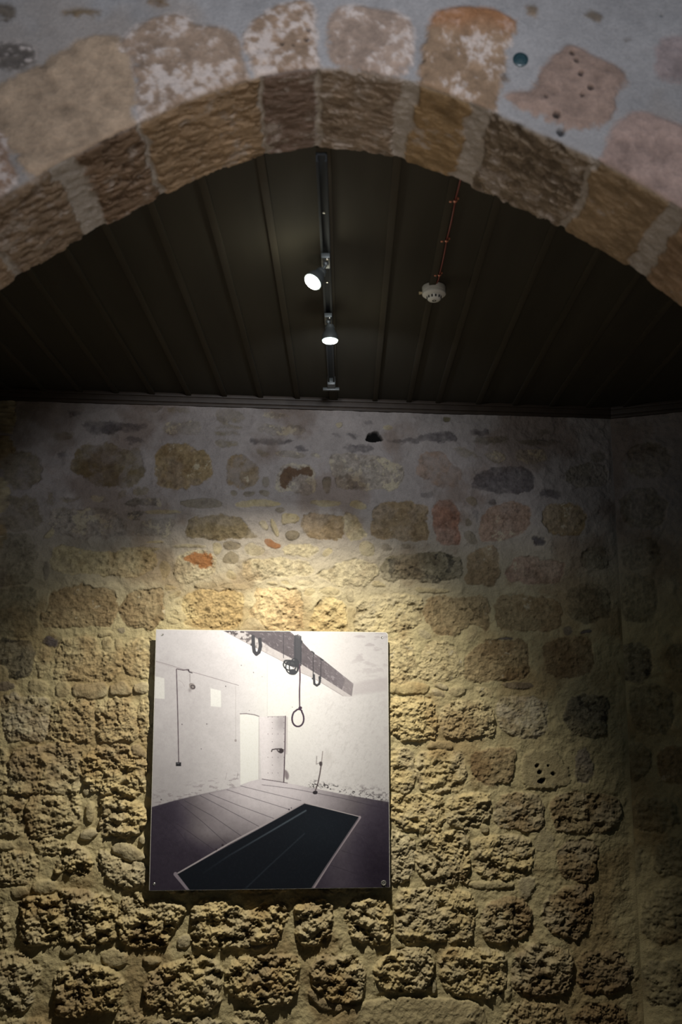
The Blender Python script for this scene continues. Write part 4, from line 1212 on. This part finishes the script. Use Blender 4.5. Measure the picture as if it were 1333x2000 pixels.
# standing pipe
line([(912, 690), (906, 745)], 4, (160, 150, 150)); line([(906, 745), (898, 800), (888, 850), (872, 896)], 6, (104, 92, 94)); line([(906, 745), (878, 755), (882, 714)], 2.5, (140, 132, 132))
poly([(893, 742), (910, 742), (910, 764), (895, 764)], (80, 72, 74), 2, 1, 1); poly([(860, 892), (886, 890), (884, 908), (862, 908)], (46, 42, 48), 2, 1, 1)
blendc(smooth(.52, .60, fbm(GX / 8, GY / 6, 761, 3, .6)) * lgt(868, 864, 34, 12), (40, 36, 40))
blendc(lgt(940, 720, 26, 30) * .3, (190, 184, 180))
# pit in the floor
pit_ = [(818, 955), (1100, 1022), (835, 1400), (245, 1400), (170, 1306)]
line([(818, 952), (600, 1066), (440, 1150), (168, 1304)], 7, (186, 178, 182)); line([(160, 1306), (238, 1396)], 20, (150, 140, 152)); 
line([(1104, 1024), (960, 1226), (848, 1395)], 15, (168, 156, 164)); line([(822, 953), (1098, 1019)], 3, (200, 190, 192))
m = poly(pit_, (14, 20, 30), 2.2)
blendc(smooth(1.0, .1, seg_d([(825, 990), (640, 1096), (430, 1215), (300, 1300)]) / 7) * (.62 * smooth(250, 780, GX) + .06) * m, (116, 128, 138))
blendc(smooth(1.0, .1, seg_d([(818, 1105), (640, 1262), (500, 1390)]) / 6) * .22 * m, (116, 128, 138))
blendc(lgt(900, 1080, 200, 120) * .18 * m, (50, 64, 74)); line([(1098, 1030), (850, 1385)], 3, (70, 66, 76), .7)
for x_, y_, s_ in [(398, 1163, 6), (366, 1184, 5), (750, 977, 3), (738, 985, 4), (448, 1203, 2)]:
    blendc(smooth(s_ + 1, s_ - 1, np.hypot(GX - x_, GY - y_)) * .8, (50, 44, 52))
# beam
mb = smooth(-1.5, 1.5, sdf(np.array([(404, 53), (513, 53), (584, 102), (648, 147), (772, 214), (1062, 398), (1058, 407), (1019, 402), (866, 308), (801, 279), (719, 226), (630, 179), (542, 132)], float), GX, GY))
blendc(mb, np.stack([200 + 20 * (nB - .5), 194 + 20 * (nB - .5), 194 + 20 * (nB - .5)], -1))
blendc(mb * smooth(.44, .60, fbm(GX / 16, GY / 10, 771, 4, .6)) * smooth(680, 480, GX) * .85, (70, 62, 64))
line([(404, 55), (542, 132), (630, 179), (719, 226), (801, 279), (866, 308), (1019, 402)], 2, (150, 142, 144), .8)
ms = smooth(-1.5, 1.5, sdf(np.array([(507, 50), (736, 52), (766, 79), (801, 108), (854, 167), (907, 202), (1072, 338), (1063, 402), (772, 214), (648, 147), (584, 102), (513, 58)], float), GX, GY))
bc = 96 + 26 * smooth(820, 1050, GX) + 44 * smooth(.60, .72, fbm(GX / 9 - GY / 14, GY / 12, 781, 4, .6)) * .8 + (nB - .5) * 24
blendc(ms, np.stack([bc, bc - 7, bc - 2], -1))
poly([(1030, 302), (1072, 338), (1063, 402), (1016, 372)], (150, 142, 144), 5, .6); line([(1020, 352), (1014, 374)], 4, (190, 184, 184), .6)
DK = (60, 60, 66)
line([(554, 86), (556, 138), (560, 167), (571, 181), (584, 170), (592, 138), (588, 100)], 17, DK, 1, 2); line([(545, 130), (552, 126)], 10, DK)
for x_ in (769, 776, 784, 792, 799):
    line([(x_, 76 + abs(x_ - 784) * .6), (x_ + 1, 160), (x_, 240)], 5.5, (54, 56, 62) if x_ % 2 else (84, 84, 90), .95)
poly([(762, 78), (784, 76), (808, 110), (800, 122), (796, 240), (764, 244)], (66, 66, 72), 2, .75, 1)
poly([(798, 104), (810, 110), (806, 124), (796, 122)], DK, 2, 1, 1)
line([(710, 70), (710, 200)], 2.5, (62, 58, 64), .9)
for c_, rx_, ry_, r0 in (((742, 240), 34, 26, .4), ((752, 252), 30, 36, -.3), ((764, 246), 24, 42, .1), ((744, 226), 32, 12, .2)):
    th = np.linspace(0, 2 * math.pi, 24, endpoint=False)
    line([(c_[0] + rx_ * math.cos(t) * math.cos(r0) - ry_ * math.sin(t) * math.sin(r0), c_[1] + rx_ * math.cos(t) * math.sin(r0) + ry_ * math.sin(t) * math.cos(r0)) for t in th], 6, (52, 54, 60), 1, 1.4, True)
poly([(716, 222), (750, 210), (792, 214), (790, 240), (770, 254), (740, 240)], (58, 60, 66), 2, .9, 1); poly([(738, 262), (768, 258), (780, 276), (762, 292), (740, 284)], (62, 64, 70), 2, 1, 1)
line([(863, 168), (863, 304)], 4, (62, 58, 64)); line([(904, 204), (902, 302)], 3.2, (62, 58, 64)); line([(855, 165), (868, 176)], 6, DK); line([(900, 204), (914, 212)], 6, DK)
line([(866, 292), (867, 312), (869, 338), (882, 347), (894, 338), (898, 322), (896, 302)], 11, DK, 1, 1.6); line([(858, 310), (868, 312)], 6, DK); line([(896, 308), (903, 308)], 5, DK)
RC = (66, 48, 66)
line([(793, 236), (795, 300), (792, 380), (793, 460)], 6.6, (84, 66, 80), 1, 1.2)
th = np.linspace(0, 2 * math.pi, 30, endpoint=False)
line([(784 + 30 * math.sin(t) * (1 - .12 * math.cos(t)) + 4 * (math.cos(t) > .8), 516 - 45 * math.cos(t)) for t in th], 8, RC, 1, 1.3, True)
poly([(786, 458), (804, 456), (806, 470), (788, 474)], RC, 1.5, 1, 1)
blendc(smooth(.54, .72, nC) * .05, (120, 116, 118))
IMG = np.clip(IMG, 6, 250)
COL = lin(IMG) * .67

org = BP * 1.0
def bpos(UV, off):
    q = org[None, :] + UV[..., 0][..., None] * WT + off * WN; q[..., 2] = UV[..., 1]; return q
cu = CW.mean(0); ctr = BP + WT * cu[0]; ctr[2] = cu[1]
pb = empty('photograph_board', tuple(float(x) for x in (BP + WT * cu[0])[:2]) + (float(CW[2:, 1].min()),),
           'square black and white photograph of an empty room with a rope, on the stone wall', 'picture')
pw = np.array(parent_world(pb))
TH = .006
# board: thin rigid sheet with softly rounded corners
def outline(R=.018):
    out = []
    for i in range(4):
        p = CW[i]; a = CW[i - 1] - p; b = CW[(i + 1) % 4] - p; a = a / np.linalg.norm(a); b = b / np.linalg.norm(b)
        r_ = R if i == 1 else .004
        for t in np.linspace(0, 1, 7):
            out.append(p + a * r_ * (1 - t) ** 2 + b * r_ * t ** 2)
    return out
OUT = outline(); g_o = np.array(OUT)
bm = bmesh.new()
f1 = [bm.verts.new(bpos(np.array([q])[None], 0.0)[0, 0] - pw) for q in OUT]; f0 = [bm.verts.new(bpos(np.array([q])[None], -TH)[0, 0] - pw) for q in OUT]
bm.faces.new(f1); bm.faces.new(f0[::-1])
for i in range(len(OUT)):
    j = (i + 1) % len(OUT); bm.faces.new((f1[i], f0[i], f0[j], f1[j]))
obj('backing_board', bm, mat('pale_board_edge', (.55, .53, .47), .5), pb, smooth_=False)
# print: inset a hair from the board's edge; the top right corner is rounded
ins = .0025
ctr2 = CW.mean(0)
UVi = ctr2 + (UVB - ctr2) * (1 - ins / .6)
V_ = bpos(UVi, .0012)
rc = CW[1] + (CW[0] - CW[1]) / np.linalg.norm(CW[0] - CW[1]) * .018 + (CW[2] - CW[1]) / np.linalg.norm(CW[2] - CW[1]) * .018
dv = UVi - rc; far = (dv[..., 0] > 0) & (dv[..., 1] > 0); rad = np.hypot(dv[..., 0], dv[..., 1]); k = np.where(far & (rad > .0155), .0155 / np.maximum(rad, 1e-9), 1.0)
UVi = rc + dv * k[..., None]; V_ = bpos(UVi, .0012)
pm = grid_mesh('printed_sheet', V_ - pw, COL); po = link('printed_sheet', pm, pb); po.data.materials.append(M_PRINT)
# fixings and hidden spacers to the wall
def on_board(x, y):
    q = hit_plane(*P6(x, y), BP, WN); return q
for (x, y, r, kind_) in ((97, 78, .005, 0), (1220, 92, .006, 0), (56, 1350, .0065, 0), (1228, 1345, .014, 1)):
    q = on_board(x, y) + WN * .001; Ms = basis(q - pw, WT, (0, 0, 1), WN); bm = bmesh.new()
    if kind_:
        for k in range(10):
            a = 2 * math.pi * k / 10 + .2
            add_lathe(bm, Ms @ Matrix.Translation((math.cos(a) * r * .72, math.sin(a) * r * .72, 0)), [(.0040, 0), (.0042, .002), (.0026, .0048), (0, .0056)], 10)
        add_lathe(bm, Ms, [(r * .6, 0), (r * .58, .002), (.003, .0022), (.0026, .005), (0, .006)], 20)
        add_box(bm, Ms @ Matrix.Rotation(.5, 4, 'Z'), (-.001, -r * 1.35, .0005), (.002, -r * .7, .003), .0005)
    else:
        add_lathe(bm, Ms, [(r, 0), (r, .0012), (r * .75, .0026), (r * .3, .0024), (0, .0016)], 20)
    sc_ = obj('fixing_rosette' if kind_ else 'fixing_screw', bm, M_CHROME, pb)
    if kind_: sc_['label'] = 'pale rosette shaped fixing in the lower right corner'
    bm = bmesh.new(); add_lathe(bm, Ms, [(0, -TH - .001), (.009, -TH - .001), (.009, -OFF - .012), (0, -OFF - .012)], 16)
    obj('spacer', bm, M_GREYM, pb)

# the board hangs square to the wall: give its empty the wall's own turn
YAW = math.atan2(WT[1], WT[0])
for c_ in list(pb.children): c_.data.transform(Matrix.Rotation(-YAW, 4, 'Z'))
pb.rotation_euler = (0, 0, YAW)
